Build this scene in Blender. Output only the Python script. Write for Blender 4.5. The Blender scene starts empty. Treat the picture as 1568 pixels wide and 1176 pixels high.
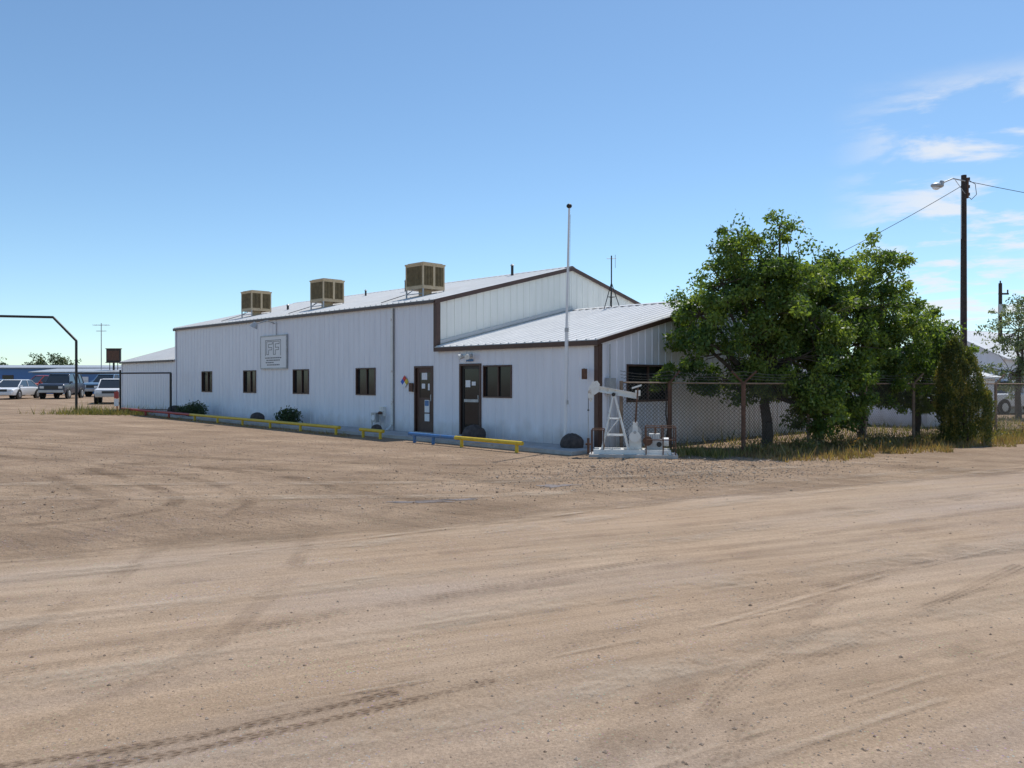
import bpy, math, random
import numpy as np
from mathutils import Vector, Matrix
random.seed(7); rng=np.random.default_rng(11)
scene=bpy.context.scene
R2=math.sqrt(.5)
AX,AY=2.13,20.2           # near corner of the building
def loc(t,s):             # t along the facade (away from the corner), s into the building
    return AX-R2*t+R2*s, AY+R2*t+R2*s
def gz(x,y):
    t=(-(x-AX)+(y-AY))*R2
    return 0.009*np.clip(t,-12,60)-.06
# ------------------------------------------------------------------ materials
def nn(nt,typ,**k):
    n=nt.nodes.new(typ)
    for a,b in k.items(): setattr(n,a,b)
    return n
def mat(name,col,rough=.6,metal=0,var=.12,vscale=3,bump=0,bscale=60,spec=.5,dirt=None):
    m=bpy.data.materials.new(name); m.use_nodes=True; nt=m.node_tree
    p=nt.nodes['Principled BSDF']; L=nt.links
    p.inputs['Roughness'].default_value=rough; p.inputs['Metallic'].default_value=metal
    p.inputs['Specular IOR Level'].default_value=spec
    tc=nn(nt,'ShaderNodeTexCoord'); no=nn(nt,'ShaderNodeTexNoise'); no.inputs['Scale'].default_value=vscale; no.inputs['Detail'].default_value=4
    no.inputs['Roughness'].default_value=.65
    L.new(tc.outputs['Object'],no.inputs['Vector'])
    cr=nn(nt,'ShaderNodeValToRGB'); e=cr.color_ramp.elements
    e[0].position=.3; e[1].position=.7
    e[0].color=tuple(c*(1-var) for c in col)+(1,); e[1].color=tuple(min(1,c*(1+var)) for c in col)+(1,)
    L.new(no.outputs['Fac'],cr.inputs['Fac']); out=cr.outputs['Color']
    if dirt:
        n2=nn(nt,'ShaderNodeTexNoise'); n2.inputs['Scale'].default_value=dirt[1]; n2.inputs['Detail'].default_value=6; n2.inputs['Roughness'].default_value=.7
        L.new(tc.outputs['Object'],n2.inputs['Vector'])
        r2=nn(nt,'ShaderNodeValToRGB'); r2.color_ramp.elements[0].position=dirt[2]; r2.color_ramp.elements[1].position=dirt[2]+.15
        L.new(n2.outputs['Fac'],r2.inputs['Fac'])
        mx=nn(nt,'ShaderNodeMixRGB'); mx.inputs['Color2'].default_value=tuple(dirt[0])+(1,)
        L.new(r2.outputs['Color'],mx.inputs['Fac']); L.new(out,mx.inputs['Color1']); out=mx.outputs['Color']
    L.new(out,p.inputs['Base Color'])
    if bump:
        b=nn(nt,'ShaderNodeBump'); b.inputs['Strength'].default_value=bump; b.inputs['Distance'].default_value=.02
        n3=nn(nt,'ShaderNodeTexNoise'); n3.inputs['Scale'].default_value=bscale; n3.inputs['Detail'].default_value=3
        L.new(tc.outputs['Object'],n3.inputs['Vector']); L.new(n3.outputs['Fac'],b.inputs['Height']); L.new(b.outputs['Normal'],p.inputs['Normal'])
    return m
def wallmat(name,col):
    # painted sheet metal: faint vertical streaks and dust splashed along the foot of the wall
    m=bpy.data.materials.new(name); m.use_nodes=True; nt=m.node_tree; L=nt.links
    p=nt.nodes['Principled BSDF']; p.inputs['Roughness'].default_value=.42
    tc=nn(nt,'ShaderNodeTexCoord'); mp=nn(nt,'ShaderNodeMapping'); mp.inputs['Scale'].default_value=(3,3,.35)
    L.new(tc.outputs['Object'],mp.inputs['Vector'])
    no=nn(nt,'ShaderNodeTexNoise'); no.inputs['Scale'].default_value=1.5; no.inputs['Detail'].default_value=6
    L.new(mp.outputs['Vector'],no.inputs['Vector'])
    cr=nn(nt,'ShaderNodeValToRGB'); cr.color_ramp.elements[0].position=.25; cr.color_ramp.elements[1].position=.75
    cr.color_ramp.elements[0].color=tuple(c*.92 for c in col)+(1,); cr.color_ramp.elements[1].color=tuple(min(.95,c*1.04) for c in col)+(1,)
    L.new(no.outputs['Fac'],cr.inputs['Fac'])
    sp=nn(nt,'ShaderNodeSeparateXYZ'); L.new(tc.outputs['Object'],sp.inputs['Vector'])
    n2=nn(nt,'ShaderNodeTexNoise'); n2.inputs['Scale'].default_value=2.2; n2.inputs['Detail'].default_value=6; L.new(tc.outputs['Object'],n2.inputs['Vector'])
    ad=nn(nt,'ShaderNodeMath',operation='MULTIPLY_ADD'); ad.inputs[1].default_value=-.9; L.new(n2.outputs['Fac'],ad.inputs[0]); L.new(sp.outputs['Z'],ad.inputs[2])
    mr=nn(nt,'ShaderNodeMapRange'); mr.inputs['From Min'].default_value=-.38; mr.inputs['From Max'].default_value=.12; mr.inputs['To Min'].default_value=.45; mr.inputs['To Max'].default_value=0
    L.new(ad.outputs[0],mr.inputs['Value'])
    mx=nn(nt,'ShaderNodeMixRGB'); mx.inputs['Color2'].default_value=(.42,.33,.25,1)
    L.new(mr.outputs[0],mx.inputs['Fac']); L.new(cr.outputs['Color'],mx.inputs['Color1']); L.new(mx.outputs['Color'],p.inputs['Base Color'])
    return m
def glassmat(name,col=(.02,.022,.025)):
    return mat(name,col,.1,0,.25,2,spec=.35)
M={}
M['wall']=wallmat('white_sheet_metal',(.80,.805,.86))
M['endwall']=wallmat('bounce_lit_sheet_metal',(.89,.88,.81))  # white gable metal; roof bounce light painted in as a brighter, warmer colour
M['roof']=mat('roof_sheet_metal',(.66,.65,.63),.45,0,.07,1.2)
M['brown']=mat('brown_trim',(.085,.042,.03),.5,0,.2,4)
M['darkline']=mat('dark_gutter',(.10,.075,.07),.5)
M['glass']=glassmat('window_glass')
M['blind']=mat('window_blind',(.12,.11,.11),.3,0,.3,6)
M['beige']=mat('cooler_beige_metal',(.52,.40,.25),.55,0,.15,3,dirt=((.28,.2,.13),4,.62))
M['louver']=mat('cooler_louver',(.19,.135,.06),.6,0,.3,8)
M['steel']=mat('galvanised_steel',(.42,.43,.44),.45,.3,.2,6)
M['wire']=mat('weathered_wire',(.10,.09,.08),.6,.2,.2,6)
M['post']=mat('weathered_fence_post',(.27,.185,.13),.7,0,.3,9)
M['dark']=mat('dark_steel',(.03,.028,.027),.5,.2)
M['black']=mat('black_paint',(.015,.014,.014),.45)
M['rust']=mat('rusty_steel',(.13,.065,.04),.8,0,.35,9,.3)
M['white']=mat('white_paint',(.76,.76,.73),.45,0,.05,5,dirt=((.38,.26,.17),7,.56))
M['paper']=mat('white_panel',(.78,.79,.81),.5,0,.03)
M['blue']=mat('blue_paint',(.06,.17,.38),.5,0,.2,6,dirt=((.3,.26,.22),7,.56))
M['yellow']=mat('yellow_paint',(.68,.46,.03),.5,0,.15,6,dirt=((.35,.25,.12),6,.60))
M['red']=mat('red_paint',(.38,.05,.04),.5,0,.2,6,dirt=((.3,.2,.15),6,.62))
M['concrete']=mat('concrete',(.46,.44,.42),.9,0,.18,2.5,.3,40,dirt=((.34,.25,.18),3,.58))
M['rock']=mat('dark_boulder',(.075,.06,.055),.9,0,.4,7,.6,20)
M['bark']=mat('bark',(.09,.07,.055),.95,0,.4,12,.7,30)
M['wood']=mat('creosoted_pole_wood',(.05,.036,.03),.9,0,.35,8,.5,40)
M['tyre']=mat('tyre_rubber',(.018,.018,.018),.85)
M['hub']=mat('hub_metal',(.4,.4,.42),.35,.7)
M['grey']=mat('grey_text',(.14,.15,.17),.6)
M['bluew']=mat('blue_wall',(.08,.19,.42),.6,0,.1,.4)
M['redl']=mat('tail_light',(.4,.02,.02),.2)
# ------------------------------------------------------------------ mesh builder
class MB:
    def __init__(s): s.v=[];s.f=[];s.mi=[];s.mats=[]
    def mt(s,k):
        if k not in s.mats: s.mats.append(k)
        return s.mats.index(k)
    def add(s,vs,fs,k):
        o=len(s.v); s.v+= [tuple(map(float,q)) for q in vs]; i=s.mt(k)
        for q in fs: s.f.append(tuple(a+o for a in q)); s.mi.append(i)
    def box(s,x0,x1,y0,y1,z0,z1,k):
        x0,x1=sorted((x0,x1));y0,y1=sorted((y0,y1));z0,z1=sorted((z0,z1))
        s.add([(x0,y0,z0),(x1,y0,z0),(x1,y1,z0),(x0,y1,z0),(x0,y0,z1),(x1,y0,z1),(x1,y1,z1),(x0,y1,z1)],
              [(0,3,2,1),(4,5,6,7),(0,1,5,4),(1,2,6,5),(2,3,7,6),(3,0,4,7)],k)
    def prism(s,poly,d,k):      # polygon (3d) extruded by vector d
        n=len(poly); P=[Vector(p) for p in poly]; D=Vector(d)
        s.add([*P,*[p+D for p in P]],[tuple(range(n))[::-1],tuple(range(n,2*n))]+[(i,(i+1)%n,(i+1)%n+n,i+n) for i in range(n)],k)
    def cyl(s,p0,p1,r0,k,r1=None,n=10,cap=True):
        r1=r0 if r1 is None else r1
        a=Vector(p0);b=Vector(p1);d=(b-a).normalized()
        u=d.orthogonal().normalized();w=d.cross(u)
        vs=[a+(u*math.cos(2*math.pi*i/n)+w*math.sin(2*math.pi*i/n))*r0 for i in range(n)]+[b+(u*math.cos(2*math.pi*i/n)+w*math.sin(2*math.pi*i/n))*r1 for i in range(n)]
        fs=[(i,(i+1)%n,(i+1)%n+n,i+n) for i in range(n)]
        if cap: fs+=[tuple(range(n))[::-1],tuple(range(n,2*n))]
        s.add(vs,fs,k)
    def tube(s,pts,r,k,n=8):
        for i in range(len(pts)-1):
            s.cyl(pts[i],pts[i+1],r if not isinstance(r,list) else r[i],k,r1=None if not isinstance(r,list) else r[i+1],n=n)
    def sph(s,c,rx,ry,rz,k,n=14,m=9,jit=0):
        vs=[];fs=[]
        for j in range(m+1):
            th=math.pi*j/m
            for i in range(n):
                ph=2*math.pi*i/n; q=1+random.uniform(-jit,jit)
                vs.append((c[0]+rx*q*math.sin(th)*math.cos(ph),c[1]+ry*q*math.sin(th)*math.sin(ph),c[2]+rz*q*math.cos(th)))
        for j in range(m):
            for i in range(n):
                fs.append((j*n+i,(j+1)*n+i,(j+1)*n+(i+1)%n,j*n+(i+1)%n))
        s.add(vs,fs,k)
    def build(s,name,parent=None,loc=(0,0,0),rz=0,smooth=False,bevel=0):
        me=bpy.data.meshes.new(name); me.from_pydata(s.v,[],s.f)
        for k in s.mats: me.materials.append(M[k])
        me.polygons.foreach_set('material_index',s.mi)
        if smooth: me.polygons.foreach_set('use_smooth',[True]*len(s.f))
        me.validate(); me.update()
        o=bpy.data.objects.new(name,me); scene.collection.objects.link(o)
        if parent: o.parent=parent
        o.location=loc; o.rotation_euler=(0,0,rz)
        if bevel:
            b=o.modifiers.new('bev','BEVEL'); b.width=bevel; b.segments=2; b.limit_method='ANGLE'
        if smooth:
            try:
                me.set_sharp_from_angle(angle=math.radians(40))
            except Exception: pass
        return o
def empty(name,l=(0,0,0),rz=0):
    e=bpy.data.objects.new(name,None); scene.collection.objects.link(e); e.location=l; e.rotation_euler=(0,0,rz); e.empty_display_size=.3; return e
def npmesh(name,V,nper,m,parent=None,tone=None,uv=None):
    n=len(V)//nper
    me=bpy.data.meshes.new(name); me.vertices.add(len(V)); me.vertices.foreach_set('co',np.ascontiguousarray(V,dtype=np.float32).ravel())
    me.loops.add(n*nper); me.loops.foreach_set('vertex_index',np.arange(n*nper,dtype=np.int32))
    me.polygons.add(n); me.polygons.foreach_set('loop_start',np.arange(n,dtype=np.int32)*nper)
    if tone is not None:
        a=me.attributes.new('tone','FLOAT','POINT'); a.data.foreach_set('value',np.repeat(tone,nper).astype(np.float32))
    me.materials.append(m); me.update(); me.validate()
    o=bpy.data.objects.new(name,me); scene.collection.objects.link(o)
    if parent: o.parent=parent
    return o
# ------------------------------------------------------------------ GROUND
def ground_material(name,road):
    m=bpy.data.materials.new(name); m.use_nodes=True; nt=m.node_tree; L=nt.links
    p=nt.nodes['Principled BSDF']; p.inputs['Roughness'].default_value=.95; p.inputs['Specular IOR Level'].default_value=.15
    tc=nn(nt,'ShaderNodeTexCoord')
    def noise(scale,det=4,rot=None,sc=(1,1,1),rough=.6,dist=0):
        n=nn(nt,'ShaderNodeTexNoise'); n.inputs['Scale'].default_value=scale; n.inputs['Detail'].default_value=det; n.inputs['Roughness'].default_value=rough; n.inputs['Distortion'].default_value=dist
        if rot is not None or sc!=(1,1,1):
            mp=nn(nt,'ShaderNodeMapping',vector_type='TEXTURE')
            if rot is not None: mp.inputs['Rotation'].default_value=(0,0,rot)
            mp.inputs['Scale'].default_value=sc
            L.new(tc.outputs['Object'],mp.inputs['Vector']); L.new(mp.outputs['Vector'],n.inputs['Vector'])
        else: L.new(tc.outputs['Object'],n.inputs['Vector'])
        return n.outputs['Fac']
    def ramp(f,a,b,c0,c1):
        r=nn(nt,'ShaderNodeValToRGB'); r.color_ramp.elements[0].position=a; r.color_ramp.elements[1].position=b
        r.color_ramp.elements[0].color=(*c0,1); r.color_ramp.elements[1].color=(*c1,1); L.new(f,r.inputs['Fac']); return r.outputs['Color']
    def mix(f,a,b,typ='MIX'):
        x=nn(nt,'ShaderNodeMixRGB',blend_type=typ)
        for i,q in enumerate((f,a,b)):
            if hasattr(q,'is_linked'): L.new(q,x.inputs[i])
            elif i==0: x.inputs[0].default_value=q
            else: x.inputs[i].default_value=(*q,1)
        return x.outputs[0]
    def mth(op,a,b):
        x=nn(nt,'ShaderNodeMath',operation=op)
        for i,q in enumerate((a,b)):
            if isinstance(q,(int,float)): x.inputs[i].default_value=q
            else: L.new(q,x.inputs[i])
        return x.outputs[0]
    ra=math.radians(29.7)
    if road:
        c=ramp(noise(.35,4),.35,.68,(.385,.275,.185),(.43,.32,.225))
        st=noise(1.3,5,ra+.02,(11,1,1),.6,.5)       # wheel-smoothed streaks along the road
        c=mix(.36,c,ramp(st,.3,.72,(.68,.67,.66),(1.25,1.25,1.25)),'MULTIPLY')
        st2=noise(7,3,ra-.10,(26,1,1),.6,.2)
        c=mix(.40,c,ramp(st2,.38,.62,(.73,.71,.69),(1.18,1.18,1.18)),'MULTIPLY')
        c=mix(ramp(noise(.45,4,ra,(4,1,1)),.47,.66,(0,0,0),(.5,.5,.5)),c,(.375,.305,.26))  # greyer gravel drift
    else:
        c=ramp(noise(.5,5),.35,.68,(.32,.225,.15),(.42,.305,.21))
        st=noise(1.1,5,math.radians(146),(6,1,1),.65,.8)
        c=mix(.62,c,ramp(st,.32,.7,(.64,.62,.60),(1.2,1.2,1.2)),'MULTIPLY')
        st2=noise(1.6,4,math.radians(35),(6,1,1),.65,.8)
        c=mix(.45,c,ramp(st2,.34,.66,(.68,.66,.64),(1.18,1.18,1.18)),'MULTIPLY')
        c=mix(ramp(noise(.9,6,rough=.75),.54,.66,(0,0,0),(.5,.5,.5)),c,(.25,.175,.12))
    v=nn(nt,'ShaderNodeTexVoronoi'); v.inputs['Scale'].default_value=38; L.new(tc.outputs['Object'],v.inputs['Vector'])
    spk=ramp(v.outputs['Distance'],.12,.3,(1,1,1),(0,0,0))
    rg=ramp(noise(2.2,4),.46,.64,(.05,.05,.05),(.9,.9,.9))
    vm=mix(1,spk,rg,'MULTIPLY')
    sc=mix(.7,v.outputs['Color'],(.33,.29,.26))
    c=mix(vm,c,sc)
    fine=noise(60,4,rough=.85)
    c=mix(.85 if not road else .75,c,ramp(fine,.34,.68,(.62,.60,.58),(1.34,1.34,1.34)),'MULTIPLY')
    L.new(c,p.inputs['Base Color'])
    mid=noise(5,5,rough=.68)
    h=mth('ADD',mth('MULTIPLY',fine,.30),mth('MULTIPLY',mid,1.0 if road else 2.4))
    h=mth('ADD',h,mth('MULTIPLY',st,1.0 if road else 3.0))
    h=mth('ADD',h,mth('MULTIPLY',st2,.5 if road else 1.5))
    b=nn(nt,'ShaderNodeBump'); b.inputs['Strength'].default_value=.65 if road else 1.0; b.inputs['Distance'].default_value=.04
    L.new(h,b.inputs['Height']); L.new(b.outputs['Normal'],p.inputs['Normal'])
    if road:
        uv=nn(nt,'ShaderNodeUVMap'); sp=nn(nt,'ShaderNodeSeparateXYZ'); L.new(uv.outputs['UV'],sp.inputs['Vector'])
        e=mth('ADD',sp.outputs['X'],mth('MULTIPLY',mth('SUBTRACT',noise(.7,7,ra,(2.5,1,1),.7),.5),3.2))
        mr=nn(nt,'ShaderNodeMapRange'); mr.inputs['From Min'].default_value=.9; mr.inputs['From Max'].default_value=1.6; L.new(e,mr.inputs['Value'])
        tr=nn(nt,'ShaderNodeBsdfTransparent'); ms=nn(nt,'ShaderNodeMixShader')
        L.new(mr.outputs[0],ms.inputs[0]); L.new(tr.outputs[0],ms.inputs[1]); L.new(p.outputs[0],ms.inputs[2])
        L.new(ms.outputs[0],nt.nodes['Material Output'].inputs['Surface'])
    return m
u=np.linspace(-1,1,301); gx=np.sinh(u*6.2)/np.sinh(6.2)*4000
u2=np.linspace(-1,1,301); gy=np.sinh(u2*6.2)/np.sinh(6.2)*4000+12
X,Y=np.meshgrid(gx,gy); V=np.stack([X,Y,gz(X,Y)],-1).reshape(-1,3)
n=301; i,j=np.meshgrid(np.arange(n-1),np.arange(n-1)); a=(j*n+i).ravel()
F=np.stack([a,a+1,a+n+1,a+n],-1)
me=bpy.data.meshes.new('ground'); me.from_pydata(V.tolist(),[],F.tolist()); me.materials.append(ground_material('packed_dirt_lot',False)); me.update()
ground=bpy.data.objects.new('ground',me); scene.collection.objects.link(ground)
# road strip: far edge follows Y = 11.5 + .57 X
rd=Vector((.869,.495)); rn=Vector((.495,-.869))   # rn points toward the viewer side
def roadpt(l,w): return (rd.x*l+rn.x*w, 11.5+rd.y*l+rn.y*w)
ls=np.sinh(np.linspace(-1,1,120)*4)/np.sinh(4)*900; ws=np.array([-.6,0,.6,1.2,2,3,4,5,6,8,10,12,14,17])
vs=[];uvs=[]
for l in ls:
    for w in ws:
        x,y=roadpt(l,w); vs.append((x,y,float(gz(x,y))+.005)); uvs.append((w+.6,l))
nw=len(ws); fs=[(k*nw+q,(k+1)*nw+q,(k+1)*nw+q+1,k*nw+q+1) for k in range(len(ls)-1) for q in range(nw-1)]
fs=[f[::-1] for f in fs]
me=bpy.data.meshes.new('dirt_road'); me.from_pydata(vs,[],fs)
ul=me.uv_layers.new(name='UVMap')
li=np.zeros(len(me.loops),dtype=np.int32); me.loops.foreach_get('vertex_index',li)
ul.data.foreach_set('uv',np.array(uvs,dtype=np.float32)[li].ravel())
me.materials.append(ground_material('graded_road_dirt',True)); me.update()
road=bpy.data.objects.new('dirt_road',me); scene.collection.objects.link(road)
for ob in (ground,road):
    if ob.data.polygons[0].normal.z<0: ob.data.flip_normals()
# tyre tracks
def trackmat(name,dark,tread,strength,thr=.42):
    m=bpy.data.materials.new(name); m.use_nodes=True; nt=m.node_tree; L=nt.links
    p=nt.nodes['Principled BSDF']; p.inputs['Roughness'].default_value=.95; p.inputs['Specular IOR Level'].default_value=.1
    uv=nn(nt,'ShaderNodeUVMap'); sp=nn(nt,'ShaderNodeSeparateXYZ'); L.new(uv.outputs['UV'],sp.inputs['Vector'])
    def mth(op,a,b=0.0):
        x=nn(nt,'ShaderNodeMath',operation=op)
        for i,q in enumerate((a,b)):
            if isinstance(q,(int,float)): x.inputs[i].default_value=q
            else: L.new(q,x.inputs[i])
        return x.outputs[0]
    U,Vv=sp.outputs['X'],sp.outputs['Y']
    edge=mth('ABSOLUTE',mth('SUBTRACT',U,.5))
    tc=nn(nt,'ShaderNodeTexCoord'); no=nn(nt,'ShaderNodeTexNoise'); no.inputs['Scale'].default_value=1.1; no.inputs['Detail'].default_value=7; no.inputs['Roughness'].default_value=.75
    L.new(tc.outputs['Object'],no.inputs['Vector'])
    n2=nn(nt,'ShaderNodeTexNoise'); n2.inputs['Scale'].default_value=40; n2.inputs['Detail'].default_value=4; n2.inputs['Roughness'].default_value=.8; L.new(tc.outputs['Object'],n2.inputs['Vector'])
    if tread:
        ch=mth('ADD',mth('MULTIPLY',Vv,85),mth('MULTIPLY',edge,9))
        tr=mth('MULTIPLY',mth('ADD',mth('SINE',ch),1),.5)
        rb=mth('MULTIPLY',mth('ADD',mth('SINE',mth('MULTIPLY',U,25)),1),.5)
        pat=mth('ADD',mth('MULTIPLY',mth('MULTIPLY',tr,rb),.85),.15)
    else:
        n4=nn(nt,'ShaderNodeTexNoise'); n4.inputs['Scale'].default_value=1; n4.inputs['Detail'].default_value=4
        cb=nn(nt,'ShaderNodeCombineXYZ'); L.new(mth('MULTIPLY',U,7),cb.inputs[0]); L.new(mth('MULTIPLY',Vv,.8),cb.inputs[1]); L.new(cb.outputs[0],n4.inputs['Vector']); pat=n4.outputs['Fac']
    a=mth('MULTIPLY',mth('MINIMUM',mth('MULTIPLY',mth('SUBTRACT',.5,edge),4.0),1),mth('MINIMUM',mth('MAXIMUM',mth('MULTIPLY',mth('SUBTRACT',no.outputs['Fac'],thr),5.0),0),1))
    a=mth('MULTIPLY',mth('MULTIPLY',a,pat),mth('MULTIPLY',n2.outputs['Fac'],2*strength))
    cr=nn(nt,'ShaderNodeValToRGB'); cr.color_ramp.elements[0].color=(*[d*.8 for d in dark],1); cr.color_ramp.elements[1].color=(*[d*1.2 for d in dark],1)
    L.new(n2.outputs['Fac'],cr.inputs['Fac']); L.new(cr.outputs['Color'],p.inputs['Base Color'])
    t=nn(nt,'ShaderNodeBsdfTransparent'); ms=nn(nt,'ShaderNodeMixShader')
    L.new(mth('MINIMUM',a,1),ms.inputs[0]); L.new(t.outputs[0],ms.inputs[1]); L.new(p.outputs[0],ms.inputs[2]); L.new(ms.outputs[0],nt.nodes['Material Output'].inputs['Surface'])
    return m
TM={'d':trackmat('tread_dark',(.20,.135,.09),True,1.0,.30),'e':trackmat('tread_faint',(.23,.165,.115),True,.6,.40),'s':trackmat('smooth_dark',(.26,.185,.13),False,.5,.42),'r':trackmat('lot_rut',(.17,.115,.075),False,.75,.42),'l':trackmat('smooth_pale',(.50,.40,.30),False,.85,.42)}
trk_n=[0]
def track(pts,kind='s',w=.22,gauge=None):
    P=[Vector(p) for p in pts]; P=[P[0]*2-P[1]]+P+[P[-1]*2-P[-2]]
    C=[]
    for i in range(1,len(P)-2):
        for q in range(14):
            t=q/14; a,b,c,d=P[i-1],P[i],P[i+1],P[i+2]
            C.append(.5*((2*b)+(c-a)*t+(2*a-5*b+4*c-d)*t*t+(3*b-a-3*c+d)*t**3))
    C.append(P[-2])
    for off in ((0,) if gauge is None else (-gauge/2,gauge/2)):
        vs=[];uv=[];ln=0
        for i,c in enumerate(C):
            d=(C[min(i+1,len(C)-1)]-C[max(i-1,0)]).normalized(); nrm=Vector((-d.y,d.x))
            if i: ln+=(c-C[i-1]).length
            ww=w*(1+.15*math.sin(i*.5))
            for q in (-1,1):
                r=c+nrm*(off+q*ww/2); vs.append((r.x,r.y,float(gz(r.x,r.y))+.008+trk_n[0]*.0005)); uv.append(((q+1)/2,ln))
        trk_n[0]+=1
        f=[(2*i,2*i+2,2*i+3,2*i+1) for i in range(len(C)-1)]
        f=[q[::-1] for q in f]
        me=bpy.data.meshes.new('tyre_track'); me.from_pydata(vs,[],f); ul=me.uv_layers.new(name='UVMap')
        li=np.zeros(len(me.loops),dtype=np.int32); me.loops.foreach_get('vertex_index',li); ul.data.foreach_set('uv',np.array(uv,dtype=np.float32)[li].ravel())
        me.materials.append(TM[kind]); me.update()
        o=bpy.data.objects.new('tyre_track',me); scene.collection.objects.link(o); o.parent=ground
track([(-3.2,3.3),(-1.84,3.81),(-1.27,4.13),(-.6,4.55),(-.1,4.9)],'d',.10)
track([(-3.2,3.47),(-1.84,3.98),(-1.27,4.3),(-.65,4.7)],'d',.10)
track([(.3,3.5),(.54,4.05),(1.09,4.95),(2.0,6.0),(3.16,7.38),(5,9)],'s',.35)
track([(.55,3.4),(.85,4.05),(1.35,4.9),(2.3,6.0)],'e',.14)
track([(.9,3.6),(1.25,4.3),(1.9,5.2),(3.0,6.2),(5,8)],'e',.2)
track([(-3.6,3.8),(-2.83,5.17),(-2.78,7.14),(-3.06,9.3)],'s',.26,1.5)
track([(-6.6,9.9),(-5.5,10.6),(-5.2,11.4),(-5.9,12.6),(-8.5,15.5)],'r',.32,.9)
track([(-3.6,10.6),(-3.9,12),(-5.5,14.2),(-9,17)],'r',.3)
track([(-1.0,11.8),(-2.2,12.6),(-4,14.6),(-6,16)],'r',.35)
track([(-9,12.6),(-4,12.9),(0,13.4),(4,15),(9,17.4)],'l',.5,1.6)
track([(-12,14.6),(-6,14.9),(-1,14.2),(3,15)],'r',.3)
track([(-14,20),(-8,17.5),(-3,16.2),(1,16)],'r',.35,1.5)
for w,sl,k,wd in ((2.0,-.03,'l',.4),(3.1,.05,'s',.3),(4.6,-.06,'e',.2),(5.6,.02,'l',.5),(7.3,-.05,'s',.3)):
    track([roadpt(l,w+sl*l+.25*math.sin(l*.25+w)) for l in (-12,-7,-3,0,4,8,13,20,30)],k,wd,1.55)
for q in range(12):       # thin scrape lines
    w=random.uniform(1,8.5); sl=random.uniform(-.12,.06); l0=random.uniform(-7,3); ln=random.uniform(4,10)
    track([roadpt(l0+ln*f,w+sl*ln*f+.1*math.sin(f*3+q)) for f in (0,.3,.6,1)],random.choice('sls'),random.uniform(.04,.09))
# puddle stains
stain=mat('damp_dirt',(.19,.15,.13),.5,0,.2,6)
for (x,y,a,b) in ((-1.25,11.9,.42,.13),(.75,13.7,.30,.15),(-.75,12.1,.25,.08)):
    vs=[];N=60
    for q in range(N):
        t=2*math.pi*q/N; r=1+.3*math.sin(3*t+x)+.22*math.sin(7*t+1)+.14*math.sin(13*t)+.08*math.sin(23*t)
        px,py=x+a*r*math.cos(t),y+b*r*math.sin(t)+a*.3*math.cos(t); vs.append((px,py,float(gz(px,py))+.0045))
    me=bpy.data.meshes.new('damp_patch'); me.from_pydata(vs,[],[tuple(range(N))]); me.materials.append(stain)
    o=bpy.data.objects.new('damp_patch',me); scene.collection.objects.link(o); o.parent=ground
# loose stones
def stones(name,xs,ys,sz,m):
    n=len(xs); base=np.array([(1,0,0),(0,1,0),(-1,0,0),(0,-1,0),(0,0,1),(0,0,-1)],float)
    tri=np.array([(0,1,4),(1,2,4),(2,3,4),(3,0,4),(1,0,5),(2,1,5),(3,2,5),(0,3,5)])
    pts=base[None]*sz[:,None,None]*rng.uniform(.6,1.3,(n,6,1))*np.array([1,1,.6])
    an=rng.uniform(0,6.28,n); c,s=np.cos(an),np.sin(an)
    x=pts[...,0]*c[:,None]-pts[...,1]*s[:,None]; y=pts[...,0]*s[:,None]+pts[...,1]*c[:,None]
    pts=np.stack([x+xs[:,None],y+ys[:,None],pts[...,2]+gz(xs,ys)[:,None]+.004+sz[:,None]*.25],-1)
    V=pts[:,tri].reshape(-1,3); return npmesh(name,V,3,m,ground,np.repeat(rng.random(n),8))
def tonemat(name,c0,c1,rough=.9):
    m=bpy.data.materials.new(name); m.use_nodes=True; nt=m.node_tree; p=nt.nodes['Principled BSDF']; p.inputs['Roughness'].default_value=rough; p.inputs['Specular IOR Level'].default_value=.2
    a=nn(nt,'ShaderNodeAttribute',attribute_name='tone'); r=nn(nt,'ShaderNodeValToRGB'); r.color_ramp.elements[0].color=(*c0,1); r.color_ramp.elements[1].color=(*c1,1)
    nt.links.new(a.outputs['Fac'],r.inputs['Fac']); nt.links.new(r.outputs['Color'],p.inputs['Base Color']); return m
sm=tonemat('stone',(.20,.14,.10),(.48,.39,.31))
N=22000; yy=2.6+13*rng.random(N)**1.6; xx=(rng.random(N)*1.5-.75)*yy*1.05
dens=.5+.5*np.sin(xx*1.3+yy*.7)*np.sin(yy*1.1-xx*.6+1); k=rng.random(N)<.3+.7*dens; xx,yy=xx[k],yy[k]
stones('loose_stones',xx,yy,np.minimum(rng.lognormal(-5.4,.45,len(xx)),.016),sm)
N=14000; yy=10+14*rng.random(N); xx=rng.uniform(-16,9,N); k=(yy>11.5+.57*xx+rng.normal(scale=.5,size=N)); xx,yy=xx[k],yy[k]
stones('lot_gravel',xx,yy,rng.lognormal(-4.85,.42,len(xx)),sm)
N=5000; xx=rng.normal(3.2,2.0,N); yy=16.2+.35*(xx-3.2)+rng.normal(scale=1.5,size=N); k=(yy>11.9+.57*xx+rng.normal(scale=.3,size=N)); xx,yy=xx[k],yy[k]
stones('verge_gravel',xx,yy,rng.lognormal(-4.45,.4,len(xx)),sm)

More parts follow.
